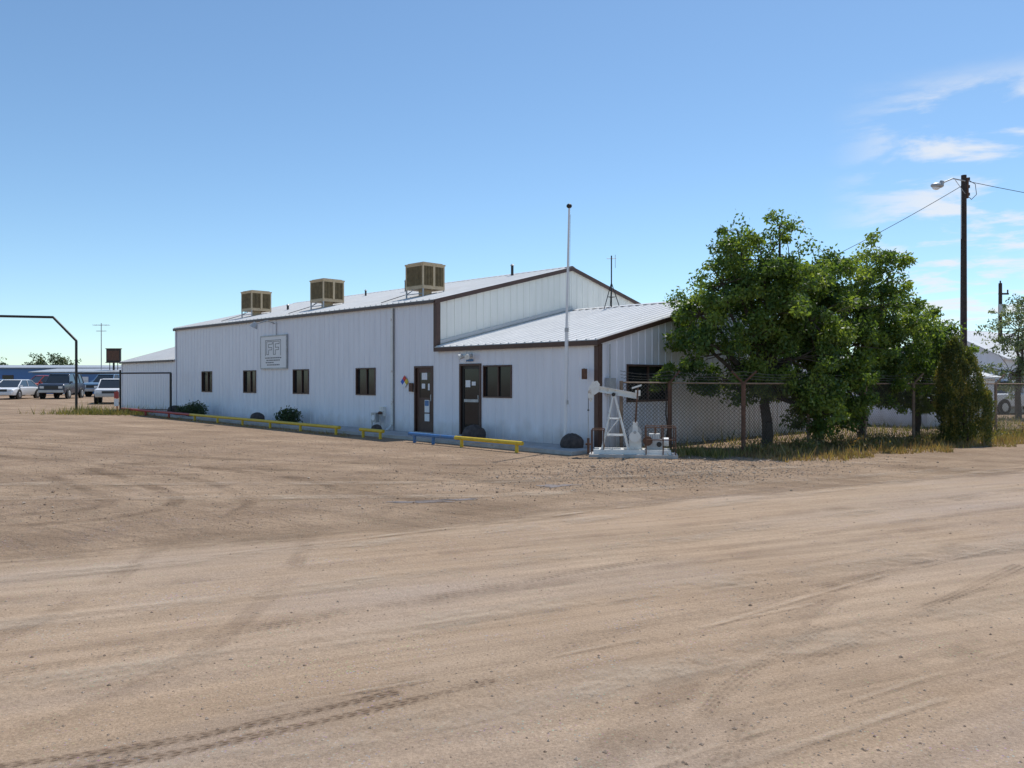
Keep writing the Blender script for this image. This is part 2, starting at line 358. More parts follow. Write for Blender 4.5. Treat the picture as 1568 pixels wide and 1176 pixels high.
# ------------------------------------------------------------------ BUILDING  (local x = along facade to the right, y = into building)
bld=empty('metal_warehouse',(AX,AY,0),-math.pi/4)
RH=.017
def facade(mb,x0,x1,z0,z1,ops,k='wall',y=0,rib=.305,dx=0):
    xs=sorted({x0,x1,*[o[0] for o in ops],*[o[1] for o in ops]})
    for a,b in zip(xs,xs[1:]):
        zz=[z0]
        for o in ops:
            if o[0]<=a+1e-6 and o[1]>=b-1e-6: zz+= [o[2],o[3]]
        zz.append(z1)
        for q in range(0,len(zz),2):
            if zz[q+1]-zz[q]>1e-4: mb.add([(a,y,zz[q]),(b,y,zz[q]),(b,y,zz[q+1]),(a,y,zz[q+1])],[(0,1,2,3)],k)
    for o in ops:   # reveals
        a,b,c,d=o; e=.1
        mb.add([(a,y,c),(a,y+e,c),(a,y+e,d),(a,y,d)],[(0,1,2,3)],'brown'); mb.add([(b,y,c),(b,y,d),(b,y+e,d),(b,y+e,c)],[(0,1,2,3)],'brown')
        mb.add([(a,y,c),(b,y,c),(b,y+e,c),(a,y+e,c)],[(0,1,2,3)],'brown'); mb.add([(a,y,d),(a,y+e,d),(b,y+e,d),(b,y,d)],[(0,1,2,3)],'brown')
    x=x0+rib/2
    while x<x1-.05:
        zz=[z0]
        for o in ops:
            if o[0]-.03<x<o[1]+.03: zz+=[o[2]-.055,o[3]+.055]
        zz.append(z1)
        for q in range(0,len(zz),2):
            a,b=zz[q],zz[q+1]
            if b-a>.02:
                w,w2,h=.03,.013,RH
                mb.add([(x-w,y,a),(x-w2,y-h,a),(x+w2,y-h,a),(x+w,y,a),(x-w,y,b),(x-w2,y-h,b),(x+w2,y-h,b),(x+w,y,b)],[(0,1,5,4),(1,2,6,5),(2,3,7,6),(4,5,6,7)],k)
        x+=rib
def window(mb,a,b,c,d,y=0,split=True):
    f=.04
    mb.box(a-f,b+f,y-.03,y+.02,d,d+f,'brown'); mb.box(a-f,b+f,y-.03,y+.02,c-f,c,'brown')
    mb.box(a-f,a,y-.03,y+.02,c,d,'brown'); mb.box(b,b+f,y-.03,y+.02,c,d,'brown')
    m=(a+b)/2
    mb.box(m-.02,m+.02,y+.02,y+.06,c,d,'brown')
    mb.box(a,m-.02,y+.05,y+.055,c,d,'glass'); mb.box(m+.02,b,y+.065,y+.07,c,d,'glass')
    mb.box(a,b,y+.10,y+.105,c,d,'blind')
wins=[(-22.3,-21.34),(-18.43,-17.46),(-14.53,-13.5),(-10.42,-9.38),(-4.12,-3.05)]
mw=[(a,b,1.25,2.08) for a,b in wins]
d1=(-7.22,-6.42,.12,2.08); d2=(-5.1,-4.3,.12,2.12)
mb=MB(); facade(mb,-25.1,-6.27,-.2,4.1,mw[:4]+[d1]); facade(mb,-6.27,0,-.2,2.66,[mw[4],d2]); facade(mb,-31.9,-25.1,-.2,2.66,[])
for o in mw: window(mb,*o)
mb.build('front_wall',bld)
def endwall(mb,x,y0,y1,ze,rise,k,ops=(),sgn=1,zb=-.2,rib=.305,zlow=None):
    ym=(y0+y1)/2
    zt=lambda y: ze+rise*(min(y,2*ym-y)-y0)
    ys=sorted({y0,ym,y1,*[o[0] for o in ops],*[o[1] for o in ops]})
    for a,b in zip(ys,ys[1:]):
        op=[o for o in ops if o[0]<=a+1e-6 and o[1]>=b-1e-6]
        if op:
            o=op[0]; mb.add([(x,a,zb),(x,b,zb),(x,b,o[2]),(x,a,o[2])],[(0,1,2,3)],k)
            mb.add([(x,a,o[3]),(x,b,o[3]),(x,b,zt(b)),(x,a,zt(a))],[(0,1,2,3)],k)
        else: mb.add([(x,a,zb),(x,b,zb),(x,b,zt(b)),(x,a,zt(a))],[(0,1,2,3)],k)
    y=y0+rib/2
    while y<y1:
        segs=[(zb,zt(y))]
        for o in ops:
            if o[0]-.03<y<o[1]+.03: segs=[(zb,o[2]-.055),(o[3]+.055,zt(y))]
        for a,b in segs:
            w,w2,h=.03,.013,RH*sgn
            mb.add([(x,y-w,a),(x+h,y-w2,a),(x+h,y+w2,a),(x,y+w,a),(x,y-w,b),(x+h,y-w2,b),(x+h,y+w2,b),(x,y+w,b)],[(0,1,5,4),(1,2,6,5),(2,3,7,6)],k)
        y+=rib
D=12.48
mb=MB()
endwall(mb,-6.27,0.002,D,4.1,.252,'endwall')
endwall(mb,-25.1,0.002,D,4.1,.252,'wall',sgn=-1)
so=(1.2,3.1,1.18,2.06)
endwall(mb,0,0.002,D,2.66,.235,'wall',[so])
endwall(mb,-31.9,0.002,8,2.66,.30,'wall',sgn=-1)
for x0,x1,yb,z in ((-25.1,-6.27,D,4.1),(-6.27,0,D,2.66),(-31.9,-25.1,8,2.66)):
    mb.add([(x0,yb,-.2),(x1,yb,-.2),(x1,yb,z),(x0,yb,z)],[(0,1,2,3)],'wall')
a,b,c,d=so; f=.05
mb.box(-.02,.03,a-f,b+f,d,d+f,'brown'); mb.box(-.02,.03,a-f,b+f,c-f,c,'brown'); mb.box(-.02,.03,a-f,a,c,d,'brown'); mb.box(-.02,.03,b,b+f,c,d,'brown')
mb.box(-.06,-.02,(a+b)/2-.03,(a+b)/2+.03,c,d,'brown'); mb.box(-.08,-.075,a,b,c,d,'glass')
mb.build('end_walls',bld)
def roof(mb,x0,x1,y0,ym,ze,rise,ov=.10,th=.035,rib=.305,oxl=.05,oxr=.05):
    for sg in (1,-1):
        def P(x,dist,h):
            y=ym-sg*dist; return (x,y,ze+rise*(ym-y0)-rise*dist+h)
        W=ym-y0+ov
        a,b=x0-oxl,x1+oxr
        v=[P(a,W,.03),P(b,W,.03),P(b,0,.03),P(a,0,.03),P(a,W,.03+th),P(b,W,.03+th),P(b,0,.03+th),P(a,0,.03+th)]
        mb.add(v,[(0,1,2,3),(4,5,6,7),(0,1,5,4),(1,2,6,5),(3,0,4,7)],'roof')
        x=a+.1
        while x<b-.05:
            w,w2,h=.035,.015,.03
            z=.03+th
            mb.add([P(x-w,W,z),P(x-w2,W,z+h),P(x+w2,W,z+h),P(x+w,W,z),P(x-w,0,z),P(x-w2,0,z+h),P(x+w2,0,z+h),P(x+w,0,z)],[(0,1,5,4),(1,2,6,5),(2,3,7,6),(0,1,2,3)],'roof')
            x+=rib
    zr=ze+rise*(ym-y0)+.03+th+.032
    mb.add([(x0-oxl,ym-.18,zr-.18*rise),(x1+oxr,ym-.18,zr-.18*rise),(x1+oxr,ym,zr+.01),(x0-oxl,ym,zr+.01),(x0-oxl,ym+.18,zr-.18*rise),(x1+oxr,ym+.18,zr-.18*rise)],[(0,1,2,3),(3,2,5,4)],'roof')
mb=MB()
roof(mb,-25.1,-6.27,0,6.24,4.1,.252)
roof(mb,-6.2,0,0,6.24,2.66,.235,oxl=0)
roof(mb,-31.9,-25.18,0,4,2.66,.30,oxr=0)
mb.build('roof',bld)
mb=MB()
def rake(mb,x,y0,ym,ze,rise,h=.12,t=.04,sg=1,ov=.1):
    for q in (1,-1):
        yo=ym-q*(ym-y0+ov); zo=ze-rise*ov; zr=ze+rise*(ym-y0)
        mb.prism([(x,yo,zo-h+.05),(x,ym,zr-h+.05),(x,ym,zr+.06),(x,yo,zo+.06)],(t*sg,0,0),'brown')
rake(mb,-6.215,0,6.24,4.1,.252); rake(mb,.053,0,6.24,2.66,.235,.11); rake(mb,-25.153,0,6.24,4.1,.252,sg=-1); rake(mb,-31.953,0,4,2.66,.30,sg=-1,h=.08)
mb.box(-25.15,-6.22,-.13,-.102,4.04,4.12,'darkline'); mb.box(-25.15,-6.22,-.100,-.026,4.04,4.06,'darkline')
mb.box(-6.2,.09,-.14,-.102,2.56,2.68,'brown'); mb.box(-6.2,.05,-.100,-.026,2.57,2.59,'brown')
mb.box(-31.95,-25.2,-.13,-.102,2.60,2.69,'darkline')
mb.box(-6.34,-6.20,-.03,-.020,2.6,4.03,'brown'); mb.box(-6.244,-6.20,-.019,.13,2.75,4.1,'brown')
mb.box(-.10,.03,-.035,-.020,-.15,2.55,'brown'); mb.box(.020,.04,-.019,.12,-.15,2.6,'brown')
mb.box(-25.14,-25.02,-.035,-.020,-.15,4.02,'wall'); mb.box(-25.14,-25.10,-.019,.1,2.75,4.05,'brown'); 
mb.box(-31.93,-31.8,-.035,-.020,-.1,2.58,'wall')
mb.prism([(-6.24,0.1,2.80),(-6.24,6.24,4.24),(-6.24,6.24,4.34),(-6.24,0.1,2.90)],(.03,0,0),'roof')
mb.build('trim',bld)
# doors
mb=MB()
def door(a,b,c,d,glassdoor):
    f=.06; y=0
    mb.box(a-f,a,-.035,.08,c,d+f,'brown'); mb.box(b,b+f,-.035,.08,c,d+f,'brown'); mb.box(a,b,-.035,.08,d,d+f,'brown')
    k='dark' if glassdoor else 'brown'; s=.09 if glassdoor else .14
    zl=c+.22 if glassdoor else c+1.05
    mb.box(a,a+s,.03,.07,c,d,k); mb.box(b-s,b,.03,.07,c,d,k); mb.box(a+s,b-s,.03,.07,d-s,d,k); mb.box(a+s,b-s,.03,.07,c,zl,k)
    mb.box(a+s,b-s,.045,.055,zl,d-s,'glass')
    if glassdoor: mb.box(a+s,b-s,.02,.06,c+.95,c+1.03,'steel')
    mb.box(b-.07,b-.04,-.03,.03,c+.95,c+1.15,'steel')
    mb.box(a-f,b+f,-.12,.08,c-.06,c,'concrete')
door(*d1,False); door(*d2,True)
mb.box(-6.98,-6.72,.035,.044,1.72,1.93,'paper'); mb.box(-6.68,-6.6,.035,.044,1.4,1.6,'paper'); mb.box(-6.98,-6.82,.035,.044,1.45,1.6,'paper')
mb.box(-6.80,-6.58,-.0,.03,.72,1.10,'paper'); mb.box(-6.78,-6.60,-.004,-.001,.92,1.08,'blue')
mb.box(-6.80,-6.58,-.0,.03,.45,.68,'paper'); 
mb.box(-4.85,-4.55,-.032,-.027,2.24,2.31,'blue'); mb.box(-4.95,-4.75,.03,.042,1.5,1.7,'paper'); mb.box(-4.68,-4.52,.03,.042,1.55,1.66,'paper')
mb.build('doors_and_notices',bld)
mb=MB(); cx,cz=-7.75,1.66; r=.20; y=-.035
M['diay']=mat('diamond_yellow',(.7,.5,.05)); M['diar']=mat('diamond_red',(.6,.05,.04)); M['diab']=mat('diamond_blue',(.04,.12,.5))
def dia(x,z,q,k): mb.prism([(x,y,z-q),(x+q,y,z),(x,y,z+q),(x-q,y,z)],(0,-.008,0),k)
h=r/2; dia(cx,cz+h,h*.97,'diar'); dia(cx-h,cz,h*.97,'diab'); dia(cx+h,cz,h*.97,'diay'); dia(cx,cz-h,h*.97,'paper')
mb.box(-7.50,-7.32,-.07,-.022,1.35,1.62,'rust')
mb.build('hazard_diamond_sign',bld)
# wall sign
mb=MB(); a,b,c,d=-16.9,-14.95,2.2,3.4
mb.box(a,b,-.075,-.022,c,d,'paper')
for q in ((a-.03,b+.03,d,d+.05),(a-.03,b+.03,c-.05,c)): mb.box(q[0],q[1],-.09,-.022,q[2],q[3],'steel')
for q in ((a-.03,a),(b,b+.03)): mb.box(q[0],q[1],-.09,-.022,c,d,'steel')
y0,y1=-.082,-.0755; t=.022
def bar(x0,x1,z0,z1,k='grey'): mb.box(x0,x1,y0,y1,z0,z1,k)
ox=a+.46
for sx in (0,.52):                     # outlined, joined letter shapes
    X0=ox+sx
    bar(X0,X0+t,2.70,3.22); bar(X0+t,X0+.46,3.20,3.22); bar(X0+.46-t,X0+.46,3.10,3.20); bar(X0+.17,X0+.46-t,3.10,3.122)
    bar(X0+.17-t,X0+.17,2.70,2.88); bar(X0+t,X0+.17-t,2.70,2.72); bar(X0+.17,X0+.40,2.88,2.90); bar(X0+.40,X0+.42,2.88,2.99); bar(X0+.17,X0+.40,2.97,2.99); bar(X0+.17-t,X0+.17,2.97,3.122)
bar(a+.36,a+.38,2.66,3.27); bar(b-.42,b-.40,2.66,3.27); bar(a+.38,b-.42,3.25,3.27)
for i,(w0,w1) in enumerate(((.35,1.6),(.45,1.5),(.40,1.0),(.5,1.45))):
    x=a+w0; z=2.56-.09*i
    while x<a+w1: 
        w=random.uniform(.05,.14); bar(x,min(x+w,a+w1),z,z+.04); x+=w+.035
mb.build('wall_sign',bld)
mb=MB()
mb.tube([(-15.9,-.03,3.9),(-15.9,-.35,4.0),(-16.1,-.7,3.86)],.022,'steel'); mb.cyl((-16.1,-.7,3.92),(-16.15,-.78,3.72),.07,'steel',r1=.17,n=14)
mb.cyl((-15.75,-.05,3.35),(-15.75,-.05,3.95),.015,'steel')
mb.box(-4.78,-4.6,-.16,-.022,2.36,2.46,'steel'); mb.cyl((-4.62,-.1,2.42),(-4.52,-.3,2.36),.05,'white',r1=.08,n=12); mb.cyl((-4.78,-.1,2.42),(-4.88,-.3,2.36),.05,'white',r1=.08,n=12)
mb.box(-8.42,-8.34,-.075,-.022,.3,4.0,'white'); mb.box(-8.335,-8.31,-.03,-.022,.1,4.0,'darkline'); mb.prism([(-8.42,-.027,.3),(-8.34,-.027,.3),(-8.34,-.25,.12),(-8.42,-.25,.12)],(0,-.06,0),'white')
mb.tube([(-9.2,-.25,0),(-9.2,-.25,.62),(-8.75,-.25,.62),(-8.75,-.25,0.05)],.025,'steel')
mb.box(-9.1,-8.85,-.36,-.16,.35,.66,'steel'); mb.cyl((-8.97,-.38,.5),(-8.97,-.36,.5),.09,'paper',n=16); mb.sph((-8.75,-.25,.66),.08,.08,.05,'rust')
mb.box(-8.95,-8.75,-.14,-.022,.55,.85,'white')
mb.box(.03,.17,.25,.5,1.35,1.75,'steel'); mb.cyl((.08,.37,1.75),(.08,.37,2.6),.02,'steel'); mb.cyl((.08,.37,.0),(.08,.37,1.35),.02,'steel')
mb.tube([(-.4,-.06,1.98),(-.25,-.22,1.93)],.02,'rust'); mb.box(-.33,-.2,-.24,-.18,1.72,1.98,'rust')
mb.build('fittings',bld)
# roof coolers
for i,t in enumerate((20.28,14.63,8.63)):
    mb=MB(); cx,cy=-t,1.5; a=.465; zb=4.72; zt=5.57; 
    mb.box(cx-a,cx+a,cy-a,cy+a,zb,zb+.07,'beige'); mb.box(cx-a-.02,cx+a+.02,cy-a-.02,cy+a+.02,zt-.05,zt,'beige'); mb.box(cx-a+.05,cx+a-.05,cy-a+.05,cy+a-.05,zt,zt+.03,'beige')
    mb.box(cx-a+.07,cx+a-.07,cy-a+.07,cy+a-.07,zb+.07,zt-.05,'dark')
    for sx in (-1,1):
        for sy in (-1,1):
            xx,yy=cx+sx*(a-.025),cy+sy*(a-.025); mb.box(xx-.025,xx+.025,yy-.025,yy+.025,zb+.07,zt-.05,'beige')
            zr=4.1+.252*yy+.07
            mb.box(xx-.02,xx+.02,yy-.02,yy+.02,zr,zb,'steel')
    mb.cyl((cx-a+.04,cy-a+.02,4.56),(cx+a-.04,cy-a+.02,4.56),.015,'steel')
    mb.cyl((cx-a+.04,cy-a+.02,4.56),(cx,cy-a+.02,zb),.012,'steel')
    nl=13
    for q in range(nl):
        p=-a+.09+(2*a-.18)*q/(nl-1)
        for sg in (-1,1):
            mb.box(cx+p-.012,cx+p+.022,cy+sg*(a-.012)-.012,cy+sg*(a-.012)+.012,zb+.1,zt-.1,'louver')
            mb.box(cx+sg*(a-.012)-.012,cx+sg*(a-.012)+.012,cy+p-.012,cy+p+.022,zb+.1,zt-.1,'louver')
    for sg in (-1,1):
        for z in (zb+.07,zt-.10): 
            mb.box(cx-a+.05,cx+a-.05,cy+sg*(a-.01)-.008,cy+sg*(a-.01)+.008,z,z+.05,'beige'); mb.box(cx+sg*(a-.01)-.008,cx+sg*(a-.01)+.008,cy-a+.05,cy+a-.05,z,z+.05,'beige')
        mb.box(cx+sg*(a-.0)-.014,cx+sg*(a-.0)+.014,cy-.04,cy+.04,zb+.07,zt-.05,'beige')
    mb.cyl((cx,cy,4.3),(cx,cy,zb),.22,'beige',n=14)
    mb.tube([(cx-a,cy,zb+.1),(cx-a-.3,cy-.2,4.62),(cx-a-.35,cy-1.2,4.28)],.012,'dark')
    mb.build('evaporative_cooler',bld,smooth=False)
mb=MB()
for x,y,h,r in ((-19.0,2.3,.28,.05),(-13.2,4.2,.5,.04),(-8.6,5.6,.45,.05),(-16.8,4.8,.3,.04)):
    z=4.1+.252*y; mb.cyl((x,y,z),(x,y,z+h),r,'dark'); mb.cyl((x,y,z+h),(x,y,z+h+.06),r*1.7,'steel',r1=r*.6)
mb.build('roof_vent_pipes',bld)
mb=MB(); x=-4.36; y=6.1; z=4.16
mb.cyl((x,y,z),(x,y,5.92),.022,'dark',n=6)
for q in range(3):
    an=q*2.09+.3; mb.cyl((x+.32*math.cos(an),y+.32*math.sin(an),z-.08),(x,y,z+.85),.014,'dark',n=6)
    mb.cyl((x+.16*math.cos(an),y+.16*math.sin(an),z+.36),(x+.16*math.cos(an+2.09),y+.16*math.sin(an+2.09),z+.36),.01,'dark',n=6)
mb.cyl((x-.13,y-.1,5.82),(x+.13,y+.1,5.82),.009,'steel',n=6); mb.cyl((x+.1,y+.08,5.5),(x+.1,y+.08,5.95),.008,'steel',n=6)
mb.build('roof_antenna',bld)

# sidewalk
mb=MB()
P=[]
for t in (-.3,4,8.6,13,25):
    for s in (-1.35,0):
        x,y=loc(t,s); P.append((x,y,float(gz(x,y))+.09))
vv=P+[(x,y,z-.3) for x,y,z in P]; o=10
fs=[(2*i,2*i+1,2*i+3,2*i+2) for i in range(4)]+[(2*i,2*i+2,2*i+2+o,2*i+o) for i in range(4)]+[(0,o,o+1,1),(8,9,9+o,8+o)]
mb.add(vv,fs,'concrete'); mb.build('concrete_sidewalk')

# pipe barriers
def barrier(t0,t1,cols,posts):
    mb=MB(); z=lambda t:float(gz(*loc(t,-1.8)))
    ts=[t0]+[c[0] for c in cols]
    for i,(te,k) in enumerate(cols):
        a,b=ts[i],te
        n=max(1,int(abs(b-a)/3))
        for q in range(n):
            u0=a+(b-a)*q/n;u1=a+(b-a)*(q+1)/n
            mb.cyl((*loc(u0,-1.8),z(u0)+.23),(*loc(u1,-1.8),z(u1)+.23),.052,k,n=12)
    for p,k in posts:
        mb.cyl((*loc(p,-1.8),z(p)-.1),(*loc(p,-1.8),z(p)+.21),.045,k,n=10)
    return mb.build('pipe_barrier',smooth=True)
barrier(26.8,8.7,[(19.4,'red'),(8.7,'yellow')],[(26.6,'red'),(24,'red'),(21.5,'red'),(19,'yellow'),(17,'yellow'),(15,'yellow'),(13,'yellow'),(11,'yellow'),(8.9,'yellow')])
barrier(7.6,6.45,[(6.45,'yellow')],[(7.45,'yellow'),(6.6,'yellow')])
barrier(5.24,.86,[(3.3,'blue'),(.86,'yellow')],[(5.0,'blue'),(4.2,'blue'),(3.05,'yellow'),(1.05,'yellow')])
for t,s,r in ((3.95,-.55,.31),(.42,-.5,.27),(16.0,-.7,.25),(23.6,-.7,.28),(8.45,-.6,.16)):
    mb=MB(); x,y=loc(t,s); mb.sph((0,0,0),r*1.1,r,r*.95,'rock',16,10,.035)
    mb.build('round_boulder',loc=(x,y,float(gz(x,y))+.09+r*.35),smooth=True)

# flagpole
mb=MB(); x,y=1.32,20.28; z0=float(gz(x,y))
mb.cyl((0,0,0),(.035,0,3.0),.045,'paper',r1=.04,n=12); mb.cyl((.035,0,3.0),(.10,0,5.98-z0),.032,'paper',r1=.024,n=12)
mb.cyl((0,0,0),(0,0,.08),.09,'steel',n=12); mb.sph((.10,0,6.02-z0),.07,.07,.06,'dark'); mb.cyl((.035,0,2.95),(.036,0,3.05),.05,'steel')
mb.cyl((.06,-.05,1.2),(.13,-.04,5.8-z0),.004,'steel',n=5); mb.box(.04,.08,-.08,-.03,1.15,1.25,'steel')
mb.build('flagpole',loc=(x,y,z0),smooth=True)

# ------------------------------------------------------------------ PUMPJACK
mb=MB()
mb.box(-.95,1.05,-.45,.45,-.12,.0,'concrete')
for y in (-.28,.28): mb.box(-.85,.9,y-.04,y+.04,.0,.10,'white')
for x in (-.7,-.2,.3,.8): mb.box(x-.035,x+.035,-.24,.24,.01,.10,'white')
top=(-.40,0,1.36)
for y in (-.22,.22):
    mb.cyl((-.66,y,.10),(top[0],y*.3,top[2]),.024,'white'); mb.cyl((-.06,y,.10),(top[0]+.02,y*.3,top[2]),.024,'white')
    mb.cyl((-.56,y*.88,.42),(-.16,y*.88,.42),.014,'white'); mb.cyl((-.5,y*.66,.80),(-.26,y*.66,.80),.012,'white'); mb.cyl((-.57,y*.88,.42),(-.27,y*.66,.80),.010,'white')
for z,q in ((.42,.88),(.8,.66)): mb.cyl((-.55+(z-.42)*.2,-.22*q,z),(-.55+(z-.42)*.2,.22*q,z),.014,'white')
for k in range(6): 
    z=.3+k*.16; xx=-.66+(z-.13)*(.26/1.25); mb.cyl((xx-.02,-.34+z*.1,z),(xx-.02,-.2+z*.1,z),.007,'steel',n=5)
def beam(x0,z0,x1,z1):
    for dz,w,h in ((0,.022,.11),(.06,.09,.018),(-.06,.09,.018)):
        mb.prism([(x0,-w/2,z0+dz-h/2),(x1,-w/2,z1+dz-h/2),(x1,-w/2,z1+dz+h/2),(x0,-w/2,z0+dz+h/2)],(0,w,0),'white')
beam(-.80,1.50,.17,1.32)
mb.cyl((-.40,-.1,1.36),(-.40,.1,1.36),.045,'dark')
arc=[(-.72,1.60),(-.78,1.68),(-.88,1.66),(-.955,1.56),(-.99,1.42),(-.985,1.28),(-.94,1.18),(-.90,1.20),(-.86,1.34),(-.74,1.42)]
mb.prism([(x,-.055,z) for x,z in arc],(0,.11,0),'white')
mb.tube([(-.985,-.03,1.45),(-.985,-.03,1.0)],.006,'dark',5); mb.tube([(-.985,.03,1.45),(-.985,.03,1.0)],.006,'dark',5); mb.box(-1.005,-.965,-.05,.05,.98,1.01,'dark')
mb.cyl((-.985,0,1.0),(-.985,0,.3),.01,'steel'); mb.cyl((-.985,0,-.02),(-.985,0,.34),.03,'rust'); mb.cyl((-1.05,0,.2),(-.92,0,.2),.022,'rust')
mb.cyl((.16,-.2,1.40),(.16,.2,1.40),.028,'white'); mb.box(.10,.22,-.05,.05,1.33,1.46,'white')
mb.prism([(.02,-.24,1.49),(.24,-.24,1.56),(.24,-.24,1.60),(.02,-.24,1.53)],(0,.03,0),'white')
for y in (-.21,.21):
    mb.cyl((.16,y,1.55),(.10,y,.66),.018,'rust'); 
    mb.prism([(.02,y-.02,.42),(.16,y-.02,.42),(.15,y-.02,.72),(.05,y-.02,.72)],(0,.04,0),'white')
    mb.cyl((.09,y*1.15-.02,.40),(.09,y*1.15+.02,.40),.13,'white',n=18)
mb.box(-.04,.24,-.15,.15,.10,.50,'white'); mb.cyl((.09,-.27,.5),(.09,.27,.5),.035,'steel')
mb.cyl((.09,-.16,.5),(.09,-.18,.5),.15,'steel',n=18)
mb.box(.36,.72,-.16,.16,.10,.32,'steel'); mb.box(.42,.66,-.11,.11,.32,.46,'white')
mb.cyl((.38,-.2,.3),(.38,-.16,.3),.11,'rust',n=18); mb.cyl((.56,0,.46),(.56,0,.62),.025,'rust'); mb.cyl((.64,-.17,.22),(.64,-.13,.22),.06,'dark',n=14)
mb.cyl((.72,0,.27),(.86,0,.27),.1,'white',n=16)
for k in range(5): mb.box(.44+k*.05,.455+k*.05,-.125,.125,.34,.44,'steel')
for x in (.34,.72,1.0):
    for y in (-.38,.38): mb.cyl((x,y,.0),(x,y,.62),.014,'rust')
for y in (-.38,.38):
    for z in (.62,.34): mb.cyl((.34,y,z),(1.0,y,z),.012,'rust')
for z in (.62,.34): mb.cyl((1.0,-.38,z),(1.0,.38,z),.012,'rust')
for y in (-.3,.3):
    mb.cyl((-.62,y,.0),(-.62,y,.55),.012,'rust'); mb.cyl((-.9,y,.0),(-.9,y,.55),.012,'rust'); mb.cyl((-.9,y,.55),(-.62,y,.55),.012,'rust')
px,py=2.76,18.95
mb.build('pumpjack',loc=(px,py,float(gz(px,py))+.07),rz=math.radians(-8),smooth=True)

# ------------------------------------------------------------------ FENCE
fence=empty('chain_link_fence')
FP=[(2.75,20.55),(3.98,20.6),(5.6,19.75)]
e0=Vector((5.6,19.75)); ed=Vector((11.1,7.45)).normalized()
ds=[0,2.5,5.0,7.4,9.8,12.2,14.8,18.0,22,26,30]
line=[Vector(FP[0]),Vector(FP[1]),e0]+[e0+ed*q for q in ds[1:]]
H=1.70
mb=MB()
for i,p in enumerate(line):
    z=float(gz(*p)); r=.055 if i in (1,2) else .045
    pk='rust' if i in (1,2) else 'post'
    mb.cyl((p.x,p.y,z-.1),(p.x,p.y,z+H+.04),r,pk,n=8)
    if i: 
        nrm=Vector((ed.y,-ed.x)) if i>1 else Vector((0,-1))
        for sg in ((-1,1) if i==2 else (-1 if i%2 else 1,)):
            q=p+(Vector((sg*.30,-.05)) if i==2 else nrm*.05+Vector((.24*sg*-1,0)))
            mb.cyl((p.x,p.y,z+H),(q.x,q.y,z+H+.3),.026,pk,n=6)
for a,b in zip(line,line[1:]):
    za,zb=float(gz(*a)),float(gz(*b))
    mb.cyl((a.x,a.y,za+H),(b.x,b.y,zb+H),.02,'post',n=6); mb.cyl((a.x,a.y,za+.08),(b.x,b.y,zb+.08),.008,'rust',n=4)
mb.build('posts_and_rails',fence)
mb=MB()
for a,b in zip(line,line[1:]):
    L_=(b-a).length; za=float(gz(*a)); zb=float(gz(*b))
    for k,(dz,dx) in enumerate(((.12,.06),(.2,.12),(.29,.18))):
        N=10; pts=[]
        for q in range(N+1):
            f=q/N; p=a.lerp(b,f); pts.append((p.x-.3*dx,p.y-dx,za+(zb-za)*f+H+dz-.04*math.sin(math.pi*f)*(1+.5*k)))
        mb.tube(pts,.007,'wire',4)
        for q in range(int(L_/.2)):
            f=(q+.5)/int(L_/.2); p=a.lerp(b,f); zz=za+(zb-za)*f+H+dz-.04*math.sin(math.pi*f)*(1+.5*k)
            mb.cyl((p.x-.3*dx-.02,p.y-dx,zz-.025),(p.x-.3*dx+.02,p.y-dx,zz+.025),.004,'wire',n=3,cap=False)
mb.build('barbed_wire',fence)
mb=MB()
for a,b in zip(line,line[1:]):
    L_=(b-a).length; d=(b-a)/L_; nrm=Vector((-d.y,d.x)); st=.095; h=H-.08
    for sg in (1,-1):
        k=-h
        while k<L_:
            u0,u1=k,k+h
            c0,c1=max(u0,0),min(u1,L_)
            if c1>c0:
                f0,f1=(c0-u0)/h,(c1-u0)/h
                if sg<0: z0_,z1_=h*(1-f0),h*(1-f1)
                else: z0_,z1_=h*f0,h*f1
                p=a+d*c0+nrm*.006*sg;q=a+d*c1+nrm*.006*sg
                mb.cyl((p.x,p.y,float(gz(*p))+.08+z0_),(q.x,q.y,float(gz(*q))+.08+z1_),.0048,'wire',n=3,cap=False)
            k+=st
mb.build('mesh',fence)

# ------------------------------------------------------------------ FOLIAGE
def leafmat(name,cols,trans=.45):
    m=bpy.data.materials.new(name); m.use_nodes=True; nt=m.node_tree; L=nt.links
    p=nt.nodes['Principled BSDF']; p.inputs['Roughness'].default_value=.45; p.inputs['Specular IOR Level'].default_value=.4
    a=nn(nt,'ShaderNodeAttribute',attribute_name='tone'); r=nn(nt,'ShaderNodeValToRGB')
    r.color_ramp.elements[0].color=(*cols[0],1); r.color_ramp.elements[1].color=(*cols[-1],1)
    if len(cols)>2: e=r.color_ramp.elements.new(.55); e.color=(*cols[1],1)
    L.new(a.outputs['Fac'],r.inputs['Fac']); L.new(r.outputs['Color'],p.inputs['Base Color'])
    t=nn(nt,'ShaderNodeBsdfTranslucent'); mx=nn(nt,'ShaderNodeMixRGB',blend_type='MULTIPLY'); mx.inputs[0].default_value=1; mx.inputs['Color2'].default_value=(2.2,2.1,.8,1)
    L.new(r.outputs['Color'],mx.inputs['Color1']); L.new(mx.outputs['Color'],t.inputs['Color'])
    s=nn(nt,'ShaderNodeMixShader'); s.inputs[0].default_value=trans; L.new(p.outputs[0],s.inputs[1]); L.new(t.outputs[0],s.inputs[2]); L.new(s.outputs[0],nt.nodes['Material Output'].inputs['Surface'])
    return m
LM=leafmat('ash_leaves',[(.05,.092,.028),(.095,.155,.04),(.20,.26,.06)],.42)
JM=leafmat('juniper_foliage',[(.05,.075,.02),(.10,.12,.03),(.26,.22,.06)],.25)
DT=leafmat('distant_tree_leaves',[(.035,.06,.025),(.06,.09,.035),(.11,.14,.05)],.2)
GM=leafmat('weeds_green',[(.08,.10,.035),(.18,.18,.06),(.36,.27,.14)],.3)
